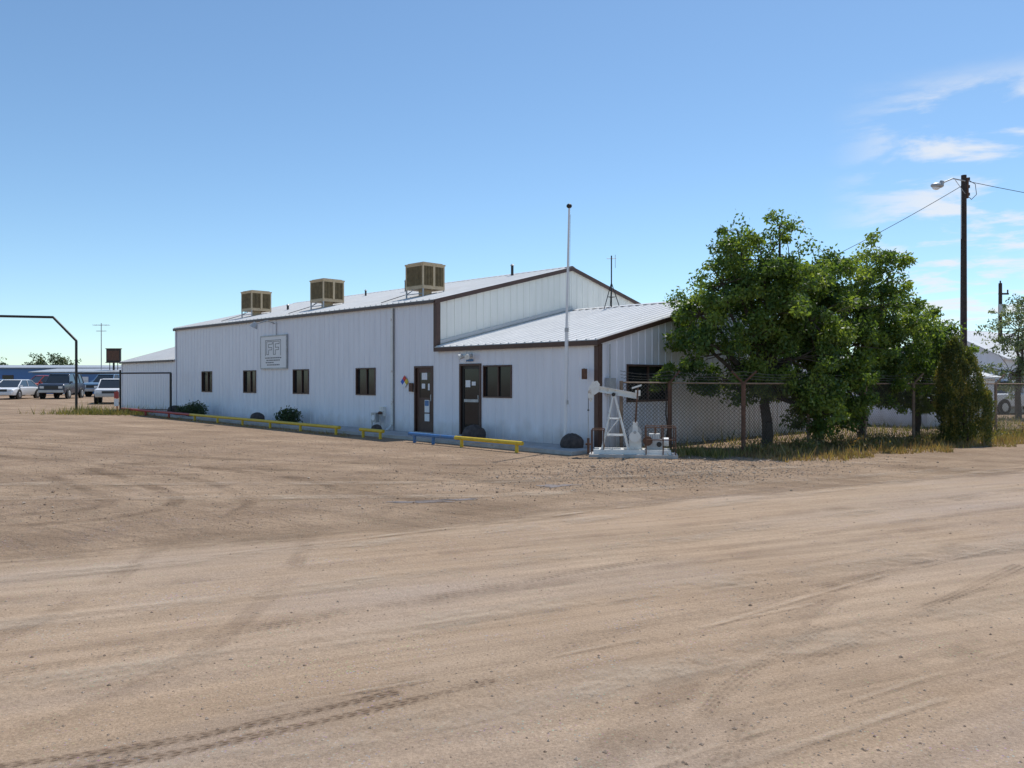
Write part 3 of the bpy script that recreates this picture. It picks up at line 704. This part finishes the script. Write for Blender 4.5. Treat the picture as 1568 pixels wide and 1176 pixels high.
DM=leafmat('weeds_dry',[(.17,.10,.055),(.32,.23,.12),(.17,.16,.06)],.3)
SM=leafmat('grey_green_leaves',[(.07,.10,.06),(.12,.16,.09),(.2,.24,.14)],.3)
def unit(n):
    v=rng.normal(size=(n,3)); return v/np.linalg.norm(v,axis=1,keepdims=True)
def leaves(name,C,size,tone,m,parent,droop=.5,wid=.24):
    n=len(C); d=unit(n); d[:,2]-=droop; d/=np.linalg.norm(d,axis=1,keepdims=True)
    s=np.cross(d,unit(n)); s/=np.linalg.norm(s,axis=1,keepdims=True)+1e-6
    L=size[:,None]; V=np.stack([C,C+d*L*.45+s*L*wid,C+d*L,C+d*L*.45-s*L*wid],1).reshape(-1,3)
    return npmesh(name,V,4,m,parent,np.clip(tone,0,1))
def branch(mb,a,b,r0,r1,k='bark',seg=4,w=.12):
    a=Vector(a);b=Vector(b);pts=[a]
    for q in range(1,seg): pts.append(a.lerp(b,q/seg)+Vector([random.uniform(-w,w) for _ in range(3)]))
    pts.append(b); mb.tube(pts,[r0+(r1-r0)*q/seg for q in range(seg+1)],k,7)
    return pts
def tree(name,x,y,trunk_h,blobs,nleaf,lsize,m=LM,tr=.13,clus=26,stems=1,cr=(.2,.4),basez=None):
    e=empty(name,(x,y,float(gz(x,y)) if basez is None else basez)); mb=MB()
    hub=[]
    for s in range(stems):
        ox=random.uniform(-.35,.35)*(stems>1); oy=random.uniform(-.2,.2)*(stems>1)
        top=(ox*2.2,oy*2,trunk_h); branch(mb,(ox*.6,oy,-.1),top,tr,tr*.7,w=.05); hub.append(top)
    C=[];T=[];SZ=[]
    tot=sum((b[3]*b[4]*b[5])**.8 for b in blobs)
    for (bx,by,bz,rx,ry,rz) in blobs:
        h=min(hub,key=lambda q:abs(q[0]-bx)); pts=branch(mb,h,(bx,by,bz),tr*.5,tr*.14)
        k=max(6,int(clus*(rx*ry*rz)**.66)); share=nleaf*(rx*ry*rz)**.8/tot
        for _ in range(k):
            u=unit(1)[0]; rr=random.uniform(.45,1.0)**.6*random.uniform(.82,1.12); out=random.random()<.22
            if out: rr=random.uniform(1.1,1.38)
            c=np.array([bx+u[0]*rx*rr,by+u[1]*ry*rr,bz+u[2]*rz*rr])
            if out or random.random()<.5: branch(mb,(bx,by,bz),tuple(c),tr*.12,.005,seg=3,w=.06)
            r=random.uniform(*cr)*(.6 if out else 1); nl=int(share/k*random.uniform(.6,1.4)*(.4 if out else 1))
            o=unit(nl)*(rng.random((nl,1))**.45)*r*np.array([1.15,1.15,.8])
            o[:,2]-= .35*(o[:,0]**2+o[:,1]**2)/r
            C.append(c+o); T.append(np.clip(rng.normal(random.uniform(.1,.95),.16,nl),0,1)); SZ.append(rng.uniform(.7,1.25,nl)*lsize)
    mb.build('trunk_and_branches',e,smooth=True)
    leaves('foliage',np.concatenate(C),np.concatenate(SZ),np.concatenate(T),m,e)
    return e
tree('ash_tree',6.7,21.5,1.5,[(-.1,0,4.95,.9,1.1,.8),(-.95,0,5.15,.55,.7,.6),(-1.15,0,4.3,.8,1,.8),(.7,.2,4.6,.95,1.1,.9),(-1.75,0,3.5,.8,1.1,.7),(0,0,3.6,1.35,1.4,1.1),(1.2,.2,3.4,1.1,1.2,1.0),(-1.1,-.1,2.5,1.2,1,.7),(.6,-.2,2.3,1.3,1.1,.9),(-.75,.1,5.75,.28,.4,.3),(.35,0,5.85,.35,.4,.33),(-.9,-.3,1.75,1.2,.7,.45),(.5,-.4,1.5,1.1,.7,.55),(1.2,-.5,1.0,.7,.6,.5),(-1.95,0,2.9,.55,.7,.45)],60000,.115,stems=1,tr=.16)
tree('ash_tree',8.5,22.8,1.3,[(-.3,0,4.55,.9,1,.75),(.5,0,4.55,.8,1,.75),(.9,0,3.8,.9,1,.8),(-.6,0,3.2,1.1,1,.9),(.5,-.3,2.7,1.2,1,.9),(-.3,-.7,1.7,1.2,.7,.8),(.6,-.6,1.5,.9,.6,.7),(-.3,-.7,.9,.8,.5,.45),(.4,-.7,.85,.6,.5,.4)],36000,.115,stems=1)
tree('ash_tree',10.3,24.0,1.3,[(.15,0,5.45,.5,.7,.55),(.8,0,4.95,.65,.8,.55),(-.3,0,4.5,.75,.9,.65),(.6,0,3.9,1.15,1.1,.85),(-.7,0,3.5,1.0,1.1,.8),(-.2,0,2.8,1.4,1.2,.9),(.9,0,2.5,1.3,1,.9),(.2,-.3,1.8,1.3,.8,.5),(1.5,0,3.3,.7,.8,.6),(-.2,-.3,1.3,1.1,.7,.4)],38000,.118,stems=1)
tree('ash_tree',12.7,25.6,1.2,[(-.7,0,3.8,.7,.8,.45),(.25,0,3.65,.75,.8,.5),(.95,0,3.1,.7,.8,.55),(-.3,0,2.8,1.2,1,.8),(.3,0,2.0,1.2,1,.7),(-.5,0,1.6,1.0,.8,.5),(.4,-.2,1.2,.8,.8,.6)],24000,.118,stems=1)
tree('sapling_tree',3.95,20.9,1.2,[(0,0,1.98,.28,.28,.25),(-.1,0,1.7,.2,.2,.18)],1800,.09,tr=.025,clus=60,cr=(.1,.18))
def juniper(name,x,y,h,r,n):
    e=empty(name,(x,y,float(gz(x,y)))); mb=MB(); branch(mb,(0,0,-.1),(-.1,0,h*.85),.09,.02); mb.build('trunk_and_branches',e)
    k=520; C=[];T=[];S=[]
    for q in range(k):
        f=random.random(); z=.06+f*(h-.15)
        prof=math.sin(math.pi*(.26+.74*f))**.62 if f<.98 else .08
        rad=r*prof*random.uniform(.78,1.0); an=random.uniform(0,6.28)
        c=np.array([rad*math.cos(an)-.35*f*f,rad*math.sin(an),z]); nl=n//k
        o=unit(nl)*(rng.random((nl,1))**.5)*np.array([.10,.10,.24]); C.append(c+o); T.append(np.clip(rng.normal(random.choice([.15,.35,.5,.9]),.15,nl),0,1)); S.append(rng.uniform(.05,.09,nl))
    leaves('foliage',np.concatenate(C),np.concatenate(S),np.concatenate(T),JM,e,droop=-1.2,wid=.2)
juniper('juniper_tree',12.95,23.3,2.95,.72,30000)
def bush(name,t,s,r,n):
    x,y=loc(t,s); e=empty(name,(x,y,float(gz(x,y)))); mb=MB()
    for q in range(9): branch(mb,(0,0,0),(random.uniform(-r,r)*.7,random.uniform(-r,r)*.7,r*random.uniform(.7,1.2)),.015,.005,w=.03)
    mb.build('stems',e); C=unit(n)*(rng.random((n,1))**.4)*r*np.array([1.1,1.1,.8])+np.array([0,0,r*.75]); C+=rng.normal(scale=.05,size=C.shape)
    leaves('foliage',C,rng.uniform(.06,.12,n),rng.random(n)*.7,DT,e,droop=-.5)
bush('shrub',21.0,-.9,.42,1800); bush('shrub',13.7,-.7,.40,1700); bush('shrub',22.2,-.9,.3,700)
def blades(name,X,Y,h,m,parent=None):
    n=len(X); Z=gz(X,Y); an=rng.uniform(0,6.28,n); w=.010+.010*rng.random(n)
    dx,dy=np.cos(an)*w,np.sin(an)*w; lean=rng.normal(scale=.35,size=(n,2))*h[:,None]
    V=np.stack([np.stack([X-dx,Y-dy,Z-.01],-1),np.stack([X+dx,Y+dy,Z-.01],-1),np.stack([X+lean[:,0],Y+lean[:,1],Z+h],-1)],1).reshape(-1,3)
    return npmesh(name,V,3,m,parent,rng.random(n))
def verge(n,off0,off1,a0,a1):
    u=rng.uniform(a0,a1,n); o=rng.uniform(off0,off1,n)+.25*np.sin(u*1.7)+.15*np.sin(u*4.1)
    dens=.5+.5*np.sin(u*2.3+1)*np.sin(u*.9+o*2); k=rng.random(n)<dens*.8+.2
    return (e0.x+ed.x*u+ed.y*o)[k],(e0.y+ed.y*u-ed.x*o)[k]
x,y=verge(20000,-.9,.7,-1.5,32); blades('weeds',x,y,rng.gamma(3,.045,len(x)),GM)
x,y=verge(34000,.2,2.1,-.8,34); blades('dry_grass',x,y,rng.gamma(3,.033,len(x)),DM)
x,y=verge(9000,-6,-.5,0,34); blades('weeds',x,y,rng.gamma(3,.05,len(x)),GM)
x=rng.normal(-18.2,1.3,2600); y=rng.normal(37.3,.5,2600); blades('weeds',x,y,rng.gamma(3,.06,2600),GM)
x=rng.normal(-19.9,.5,900); y=rng.normal(38.2,.4,900); blades('weeds',x,y,rng.gamma(3,.06,900),GM)
n=1500; t=rng.uniform(8,26,n); s=rng.normal(-1.9,.15,n); x,y=loc(t,s); blades('weeds',x,y,rng.gamma(2,.02,n),DM)
n=1200; x=rng.normal(3.9,.7,n); y=rng.normal(19.5,.35,n); blades('weeds',x,y,rng.gamma(2,.05,n),GM)
for q in range(34):
    u=random.uniform(-.5,20); o=random.uniform(-.2,1.0); x=e0.x+ed.x*u+ed.y*o; y=e0.y+ed.y*u-ed.x*o; h=random.uniform(.12,.42); n=130
    if q==0: e=empty('weed_clumps')
    C=np.stack([x+rng.normal(scale=.15,size=n),y+rng.normal(scale=.15,size=n),gz(x,y)+h*rng.random(n)],-1)
    leaves('clump',C,rng.uniform(.05,.1,n),rng.random(n),GM if q%2 else DM,e,droop=-.6)

# ------------------------------------------------------------------ UTILITY POLE / LAMP / WIRES
px,py=17.7,32.0; pz=float(gz(px,py))
mb=MB(); top=9.75-pz
mb.cyl((0,0,-.2),(0,0,top),.14,'wood',r1=.10,n=12)
mb.tube([(0,-.1,top-.25),(-.5,-.12,top-.16),(-.95,-.15,top-.35)],.025,'steel'); mb.tube([(0,-.1,top-.75),(-.4,-.12,top-.22)],.012,'steel')
mb.cyl((-.92,-.15,top-.28),(-.98,-.15,top-.42),.09,'steel',n=12); mb.sph((-1.12,-.15,top-.44),.26,.14,.11,'steel'); mb.sph((-1.16,-.15,top-.52),.15,.1,.09,'paper')
mb.box(.10,.17,-.05,.05,top-.9,top-.1,'rust')
for z in (.15,.45,.75): mb.cyl((.2,0,top-z-.05),(.2,0,top-z+.06),.04,'dark')
mb.cyl((-.14,-.08,top-2.5),(-.14,-.08,top-.6),.015,'steel')
mb.tube([(.2,0,top-.2),(.45,0,top-.35),(.5,0,top-.75),(.3,0,top-.95),(.15,0,top-.8)],.012,'black',5)
mb.build('utility_pole',loc=(px,py,pz),smooth=True)
def wire(a,b,sag,name='overhead_wire'):
    mb=MB(); a=Vector(a);b=Vector(b); pts=[]
    for q in range(25):
        f=q/24; p=a.lerp(b,f); p.z-=4*sag*f*(1-f); pts.append(p)
    mb.tube(pts,.012,'black',5); mb.build(name)
wire((px+.2,py,9.5),(px+30,py+6,9.0),.9); wire((px-.05,py,9.35),(4.5,46,4.2),1.0)
mb=MB(); mb.cyl((0,0,-.2),(0,0,7.6),.14,'wood',r1=.1); mb.box(-.1,.5,-.05,.05,6.9,7.0,'wood'); mb.cyl((0,-.2,5.6),(0,-.2,6.3),.17,'steel')
for x in (.45,0): mb.cyl((x,0,7.0 if x else 7.6),(x,0,7.2 if x else 7.75),.04,'dark')
mb.build('utility_pole',loc=(29.9,50,.1))

# ------------------------------------------------------------------ LEFT GATEWAY
g=empty('gateway_arch'); mb=MB(); gx0,gy0=-20.6,38.6; z=float(gz(gx0,gy0))
mb.tube([(gx0,gy0,z-.1),(gx0,gy0,3.60),(gx0-1.15,gy0+.1,4.72),(gx0-7.5,gy0+.8,4.9),(gx0-8.6,gy0+1,3.8),(gx0-8.6,gy0+1,z-.1)],.06,'black',10)
mb.build('pipe_arch',g,smooth=True)
mb=MB(); a=Vector((-20.55,38.55)); b=Vector((-15.05,36.0))
def gp(f,h): p=a.lerp(b,f); return (p.x,p.y,z+h)
mb.cyl(gp(.0,1.85),gp(1,1.85),.035,'black'); mb.cyl(gp(1,-.1),gp(1,1.85),.05,'black'); mb.cyl(gp(.48,-.1),gp(.48,2.0),.045,'black'); 
mb.cyl(gp(.48,.22),gp(1,.22),.02,'rust')
mb.build('gate_frame',g,smooth=True)
mb=MB(); p=gp(.45,0); mb.box(p[0]-.1,p[0]+.1,p[1]-.12,p[1]-.08,z+.7,z+1.0,'red'); mb.box(p[0]-.1,p[0]+.1,p[1]-.12,p[1]-.08,z+.35,z+.68,'paper'); mb.cyl((p[0],p[1]-.05,z-.1),(p[0],p[1]-.05,z+1.05),.03,'red')
mb.build('marker_post',g)

# ------------------------------------------------------------------ VEHICLES
M['c_white']=mat('car_white',(.72,.73,.74),.25,0,.03); M['c_dark']=mat('car_dark',(.05,.06,.09),.25,.2,.1); M['c_blue']=mat('car_blue',(.22,.34,.48),.3,.3,.05); M['c_red']=mat('car_red',(.35,.04,.03),.3,0,.05)
M['cglass']=mat('car_glass',(.03,.035,.04),.06,0,.1,spec=.9); M['lamp']=mat('headlamp',(.7,.7,.68),.12); M['grille']=mat('grille',(.03,.03,.03),.4)
def car(name,x,y,rz,paint,kind,L_=4.6,W=1.8,Hh=1.42):
    mb=MB(); w=W/2; clr=.28 if kind=='sedan' else .42; wr=.32 if kind=='sedan' else .38
    belt=Hh*.62; 
    if kind=='sedan': prof=[(-.5,.66),(-.49,.78),(-.40,.92),(-.22,1.0),(.2,1.0),(.40,.97),(.48,.93),(.5,.7)]; cab=(-.30,-.10,.22,.40)
    elif kind=='suv': prof=[(-.5,.7),(-.495,.90),(-.45,.97),(-.2,1.0),(.2,1.0),(.45,1.0),(.49,.98),(.5,.75)]; cab=(-.24,-.12,.44,.485)
    else: prof=[(-.5,.7),(-.495,.92),(-.45,.97),(-.22,1.0),(.1,1.0),(.45,1.0),(.49,1.0),(.5,.75)]; cab=(-.24,-.12,.08,.11)
    sec=[(f*L_,belt*h) for f,h in prof]
    vs=[];n=8
    for i,(xx,zt) in enumerate(sec):
        e=.9 if i in (0,len(sec)-1) else (.97 if i in (1,len(sec)-2) else 1)
        zb=clr+(.08 if i in (0,len(sec)-1) else 0)
        zm=(zb+zt)*.5
        vs+=[(xx,-w*e*.93,zb),(xx,-w*e,zm),(xx,-w*e*.97,zt-.06),(xx,-w*e*.88,zt),(xx,w*e*.88,zt),(xx,w*e*.97,zt-.06),(xx,w*e,zm),(xx,w*e*.93,zb)]
    fs=[(i*n+q,(i+1)*n+q,(i+1)*n+(q+1)%n,i*n+(q+1)%n) for i in range(len(sec)-1) for q in range(n)]
    fs+=[tuple(range(n)),tuple(range((len(sec)-1)*n,len(sec)*n))[::-1]]
    mb.add(vs,fs,paint)
    c=[q*L_ for q in cab]; zb=belt-.01; zt=Hh; wi=w*.87; wt=w*.70
    mb.add([(c[0],-wi,zb),(c[3],-wi,zb),(c[3],wi,zb),(c[0],wi,zb),(c[1],-wt,zt-.05),(c[2],-wt,zt-.05),(c[2],wt,zt-.05),(c[1],wt,zt-.05)],[(0,1,5,4),(1,2,6,5),(2,3,7,6),(3,0,4,7)],'cglass')
    mb.add([(c[1]-.05,-wt-.02,zt-.05),(c[2]+.05,-wt-.02,zt-.05),(c[2]+.05,wt+.02,zt-.05),(c[1]-.05,wt+.02,zt-.05),(c[1]+.1,-wt+.12,zt),(c[2]-.1,-wt+.12,zt),(c[2]-.1,wt-.12,zt),(c[1]+.1,wt-.12,zt)],[(0,3,2,1),(4,5,6,7),(0,1,5,4),(1,2,6,5),(2,3,7,6),(3,0,4,7)],paint)
    for sg in (-1,1):
        for a,b in ((c[0],c[1]),(c[3],c[2])): mb.cyl((a,sg*(wi+.005),zb),(b,sg*(wt+.005),zt-.04),.035,paint,n=6)
        for f in ((.5,) if kind!='suv' else (.38,.75)):
            xm=c[1]+(c[2]-c[1])*f; mb.cyl((xm,sg*(wi+.005),zb),(xm,sg*(wt+.005),zt-.04),.035,paint,n=6)
        for xw in (-.31*L_,.31*L_):
            mb.cyl((xw,sg*(w-.02),wr),(xw,sg*(w+.015),wr),wr+.07,'grille',n=22); mb.cyl((xw,sg*(w-.18),wr),(xw,sg*(w+.03),wr),wr,'tyre',n=22); mb.cyl((xw,sg*(w+.03),wr),(xw,sg*(w+.045),wr),wr*.6,'hub',n=16)
        mb.box(-.5*L_-.015,-.5*L_+.1,sg*w*.52,sg*w*.82,belt*.66,belt*.80,'lamp'); mb.box(.5*L_-.1,.5*L_+.015,sg*w*.6,sg*w*.85,belt*.66,belt*.9,'redl')
        mb.box(c[0]+.1,c[0]+.25,sg*(wi+.02),sg*(wi+.2),belt-.02,belt+.13,paint)
    mb.box(-.5*L_-.02,-.5*L_+.05,-w*.5,w*.5,belt*.62,belt*.82,'grille'); mb.box(-.5*L_-.08,-.5*L_+.1,-w*.9,w*.9,clr+.04,clr+.22,paint if kind=='sedan' else 'hub'); mb.box(.5*L_-.1,.5*L_+.08,-w*.9,w*.9,clr+.04,clr+.22,paint if kind=='sedan' else 'hub')
    if kind=='pickup': mb.box(.13*L_,.48*L_,-w*.78,w*.78,belt+.001,belt+.004,'grille'); mb.box(.12*L_,.14*L_,-w*.85,w*.85,belt,belt+.08,paint)
    return mb.build(name,loc=(x,y,float(gz(x,y))),rz=rz,smooth=True,bevel=.02)
R=math.radians
car('parked_sedan',-36.2,59.5,R(98),'c_white','sedan',4.7,1.8,1.4)
car('parked_suv',-33.6,61,R(100),'c_dark','suv',4.4,1.85,1.85)
car('parked_pickup_truck',-33.4,68,R(85),'c_blue','pickup',5.3,1.95,1.85)
car('parked_suv',-25.2,51.5,R(112),'c_white','suv',4.2,1.75,1.55)
car('parked_sedan',-43.5,68,R(80),'c_blue','sedan',4.6,1.8,1.4)
car('parked_pickup_truck',-41.0,72,R(60),'c_red','pickup',5.3,1.9,1.75)
car('parked_suv',-31.5,73,R(75),'c_white','suv',4.6,1.85,1.75)
car('parked_pickup_truck',27.2,44.5,R(20),'c_white','pickup',5.3,1.9,1.8)

# ------------------------------------------------------------------ BACKGROUND BUILDINGS
def shed(name,x,y,rz,w,d,h,rise,wall,roofk,wins=3):
    e=empty(name,(x,y,float(gz(x,y))),rz); mb=MB()
    mb.box(-w/2,w/2,-d/2,d/2,-.3,h,wall)
    for sg in (-1,1): mb.add([(sg*w/2,-d/2,h),(sg*w/2,d/2,h),(sg*w/2,0,h+rise)],[(0,1,2)],wall)
    mb.build('walls',e); mb=MB()
    for sg in (-1,1):
        mb.prism([(-w/2-.2,sg*(d/2+.3),h-.3*rise/(d/2)+.03),(-w/2-.2,0,h+rise+.03),(-w/2-.2,0,h+rise+.11),(-w/2-.2,sg*(d/2+.3),h-.3*rise/(d/2)+.11)],(w+.4,0,0),roofk)
    mb.build('roof',e); mb=MB()
    for q in range(wins):
        xx=-w/2+w*(q+.5)/wins
        if q%3==1: mb.box(xx-1.4,xx+1.4,-d/2-.05,-d/2+.02,0,h*.8,'paper'); [mb.box(xx-1.4,xx+1.4,-d/2-.06,-d/2-.051,h*.2*k,h*.2*k+.03,'grey') for k in (1,2,3)]
        else: mb.box(xx-.6,xx+.6,-d/2-.04,-d/2+.02,h*.4,h*.72,'brown'); mb.box(xx-.53,xx+.53,-d/2-.05,-d/2-.041,h*.42,h*.70,'glass')
    mb.build('openings',e)
shed('blue_workshop',-60,96,R(4),30,10,2.7,.35,'bluew','steel',9)
shed('blue_workshop',-41,84,R(-6),12,8,2.1,.35,'bluew','steel',4)
shed('white_house',28.5,50,R(35),9,7,3.0,1.7,'wall','roof',3)
shed('storage_shed',17.2,36,R(45),9,5,1.9,.7,'wall','roof',3)
shed('distant_shed',46,90,R(10),22,9,3.2,1,'wall','steel',4)
def fartree(name,x,y,r,h,n=2500,m=LM):
    return tree(name,x,y,h*.35,[(0,0,h*.65,r,r,h*.33),(-r*.5,0,h*.55,r*.6,r*.6,h*.25),(r*.5,0,h*.5,r*.6,r*.6,h*.28)],n,.38,m,.2,10,cr=(.5,.9))
fartree('distant_tree',-68.5,121,3.0,5.4,4500,DT); fartree('distant_tree',-75.5,120,1.8,4.2,2500,DT); fartree('distant_tree',-92,140,4,6.0,2500,SM)
fartree('distant_tree',-46,130,2.5,3.5,1500,SM)
tree('willow_tree',24.2,39.0,2.2,[(0,0,4.2,1.4,1.4,1.2),(.9,0,3.0,1.4,1.4,1.2),(-.4,0,2.2,1.1,1.1,1.0),(.3,0,5.3,.8,.8,.7)],9000,.14,SM,.16,26)
tree('willow_tree',30.5,47.0,2.2,[(0,0,3.4,1.6,1.6,1.3),(.9,0,2.2,1.6,1.4,1.0)],5000,.16,SM,.16,20)
C=[];T=[]
for q in range(420):
    ang=random.uniform(-.75,.75); dist=random.uniform(330,600); x=dist*math.tan(ang); y=dist; s=random.uniform(2,6); n=26
    C.append(np.array([x,y,.5+s*.35])+unit(n)*np.array([s*1.6,s,s*.45])*rng.random((n,1))**.3); T.append(rng.random(n))
C=np.concatenate(C); leaves('distant_tree_line',C,rng.uniform(1.5,3,len(C)),np.concatenate(T),SM,None,.2,.4)
mb=MB(); mb.cyl((0,0,0),(0,0,4.0),.1,'dark'); mb.box(-.70,.70,-.12,.12,4.0,5.3,'dark'); mb.box(-.76,.76,-.16,.16,3.92,4.0,'rust'); mb.box(-.76,.76,-.16,.16,5.3,5.38,'rust')
mb.box(-.6,.6,-.14,-.121,4.15,5.15,'rust'); mb.cyl((-.4,0,2.8),(-.4,0,4.0),.04,'dark'); mb.cyl((.4,0,2.8),(.4,0,4.0),.04,'dark'); mb.box(-.5,.5,-.05,.05,2.75,2.85,'dark')
bx,by=-40.0,82; mb.build('pole_sign',loc=(bx,by,-.35))
mb=MB(); mb.cyl((0,0,0),(0,0,7.4),.06,'steel',r1=.04); mb.cyl((-.8,0,7.2),(.8,0,7.2),.03,'steel'); mb.cyl((-.5,0,6.6),(.5,0,6.6),.03,'steel')
for x in (-.7,-.3,.3,.7): mb.cyl((x,-.4,7.2),(x,.4,7.2),.02,'steel',n=5)
mb.build('antenna_mast',loc=(-41.5,82.5,.2))

# ------------------------------------------------------------------ LIGHT, SKY, CAMERA
EL,AZ=math.radians(61),math.radians(32)
S=Vector((math.sin(AZ)*math.cos(EL),math.cos(AZ)*math.cos(EL),math.sin(EL)))
sd=bpy.data.lights.new('sun','SUN'); sd.energy=4.1; sd.angle=math.radians(.5); sd.color=(1,.965,.915)
so_=bpy.data.objects.new('sun',sd); scene.collection.objects.link(so_); so_.rotation_euler=S.to_track_quat('Z','Y').to_euler()
w=bpy.data.worlds.new('World'); scene.world=w; w.use_nodes=True; nt=w.node_tree; L=nt.links
bg=nt.nodes['Background']; bg.inputs['Strength'].default_value=.145
sky=nn(nt,'ShaderNodeTexSky'); sky.sky_type='NISHITA'; sky.sun_disc=False; sky.sun_elevation=EL; sky.sun_rotation=AZ; sky.altitude=1400; sky.air_density=1.0; sky.dust_density=.6; sky.ozone_density=1.3
tint=nn(nt,'ShaderNodeMixRGB',blend_type='MULTIPLY'); tint.inputs[0].default_value=1; tint.inputs['Color2'].default_value=(.84,.99,1.03,1); L.new(sky.outputs[0],tint.inputs['Color1'])
tc=nn(nt,'ShaderNodeTexCoord'); sp=nn(nt,'ShaderNodeSeparateXYZ'); L.new(tc.outputs['Generated'],sp.inputs[0])
def mth(op,a,b=0.0):
    x=nn(nt,'ShaderNodeMath',operation=op)
    for i,q in enumerate((a,b)):
        if isinstance(q,(int,float)): x.inputs[i].default_value=q
        else: L.new(q,x.inputs[i])
    return x.outputs[0]
zc=mth('ADD',mth('MAXIMUM',sp.outputs['Z'],0),.08)
cv=nn(nt,'ShaderNodeCombineXYZ'); L.new(mth('DIVIDE',sp.outputs['X'],zc),cv.inputs[0]); L.new(mth('DIVIDE',sp.outputs['Y'],zc),cv.inputs[1])
no=nn(nt,'ShaderNodeTexNoise'); no.inputs['Scale'].default_value=2.3; no.inputs['Detail'].default_value=8; no.inputs['Roughness'].default_value=.58; no.inputs['Distortion'].default_value=.3; L.new(cv.outputs[0],no.inputs['Vector'])
def mrange(v,a,b):
    m_=nn(nt,'ShaderNodeMapRange',interpolation_type='SMOOTHSTEP'); m_.inputs['From Min'].default_value=a; m_.inputs['From Max'].default_value=b; L.new(v,m_.inputs['Value']); return m_.outputs[0]
cl=mrange(no.outputs['Fac'],.46,.62); side=mrange(sp.outputs['X'],.34,.46); low=mrange(sp.outputs['Z'],.33,.28)
fac=mth('MULTIPLY',mth('MULTIPLY',mth('MULTIPLY',cl,side),low),.8)
mx=nn(nt,'ShaderNodeMixRGB'); mx.inputs['Color2'].default_value=(6.0,6.1,6.3,1); L.new(fac,mx.inputs['Fac']); L.new(tint.outputs[0],mx.inputs['Color1']); L.new(mx.outputs[0],bg.inputs['Color'])
cam=bpy.data.cameras.new('camera'); co=bpy.data.objects.new('camera',cam); scene.collection.objects.link(co)
co.location=(0,0,1.65); co.rotation_euler=(math.radians(90-.14),0,0); cam.sensor_width=36; cam.lens=28.7; cam.clip_end=9000; cam.clip_start=.05
scene.camera=co
scene.view_settings.view_transform='Standard'; scene.view_settings.look='None'; scene.view_settings.exposure=0
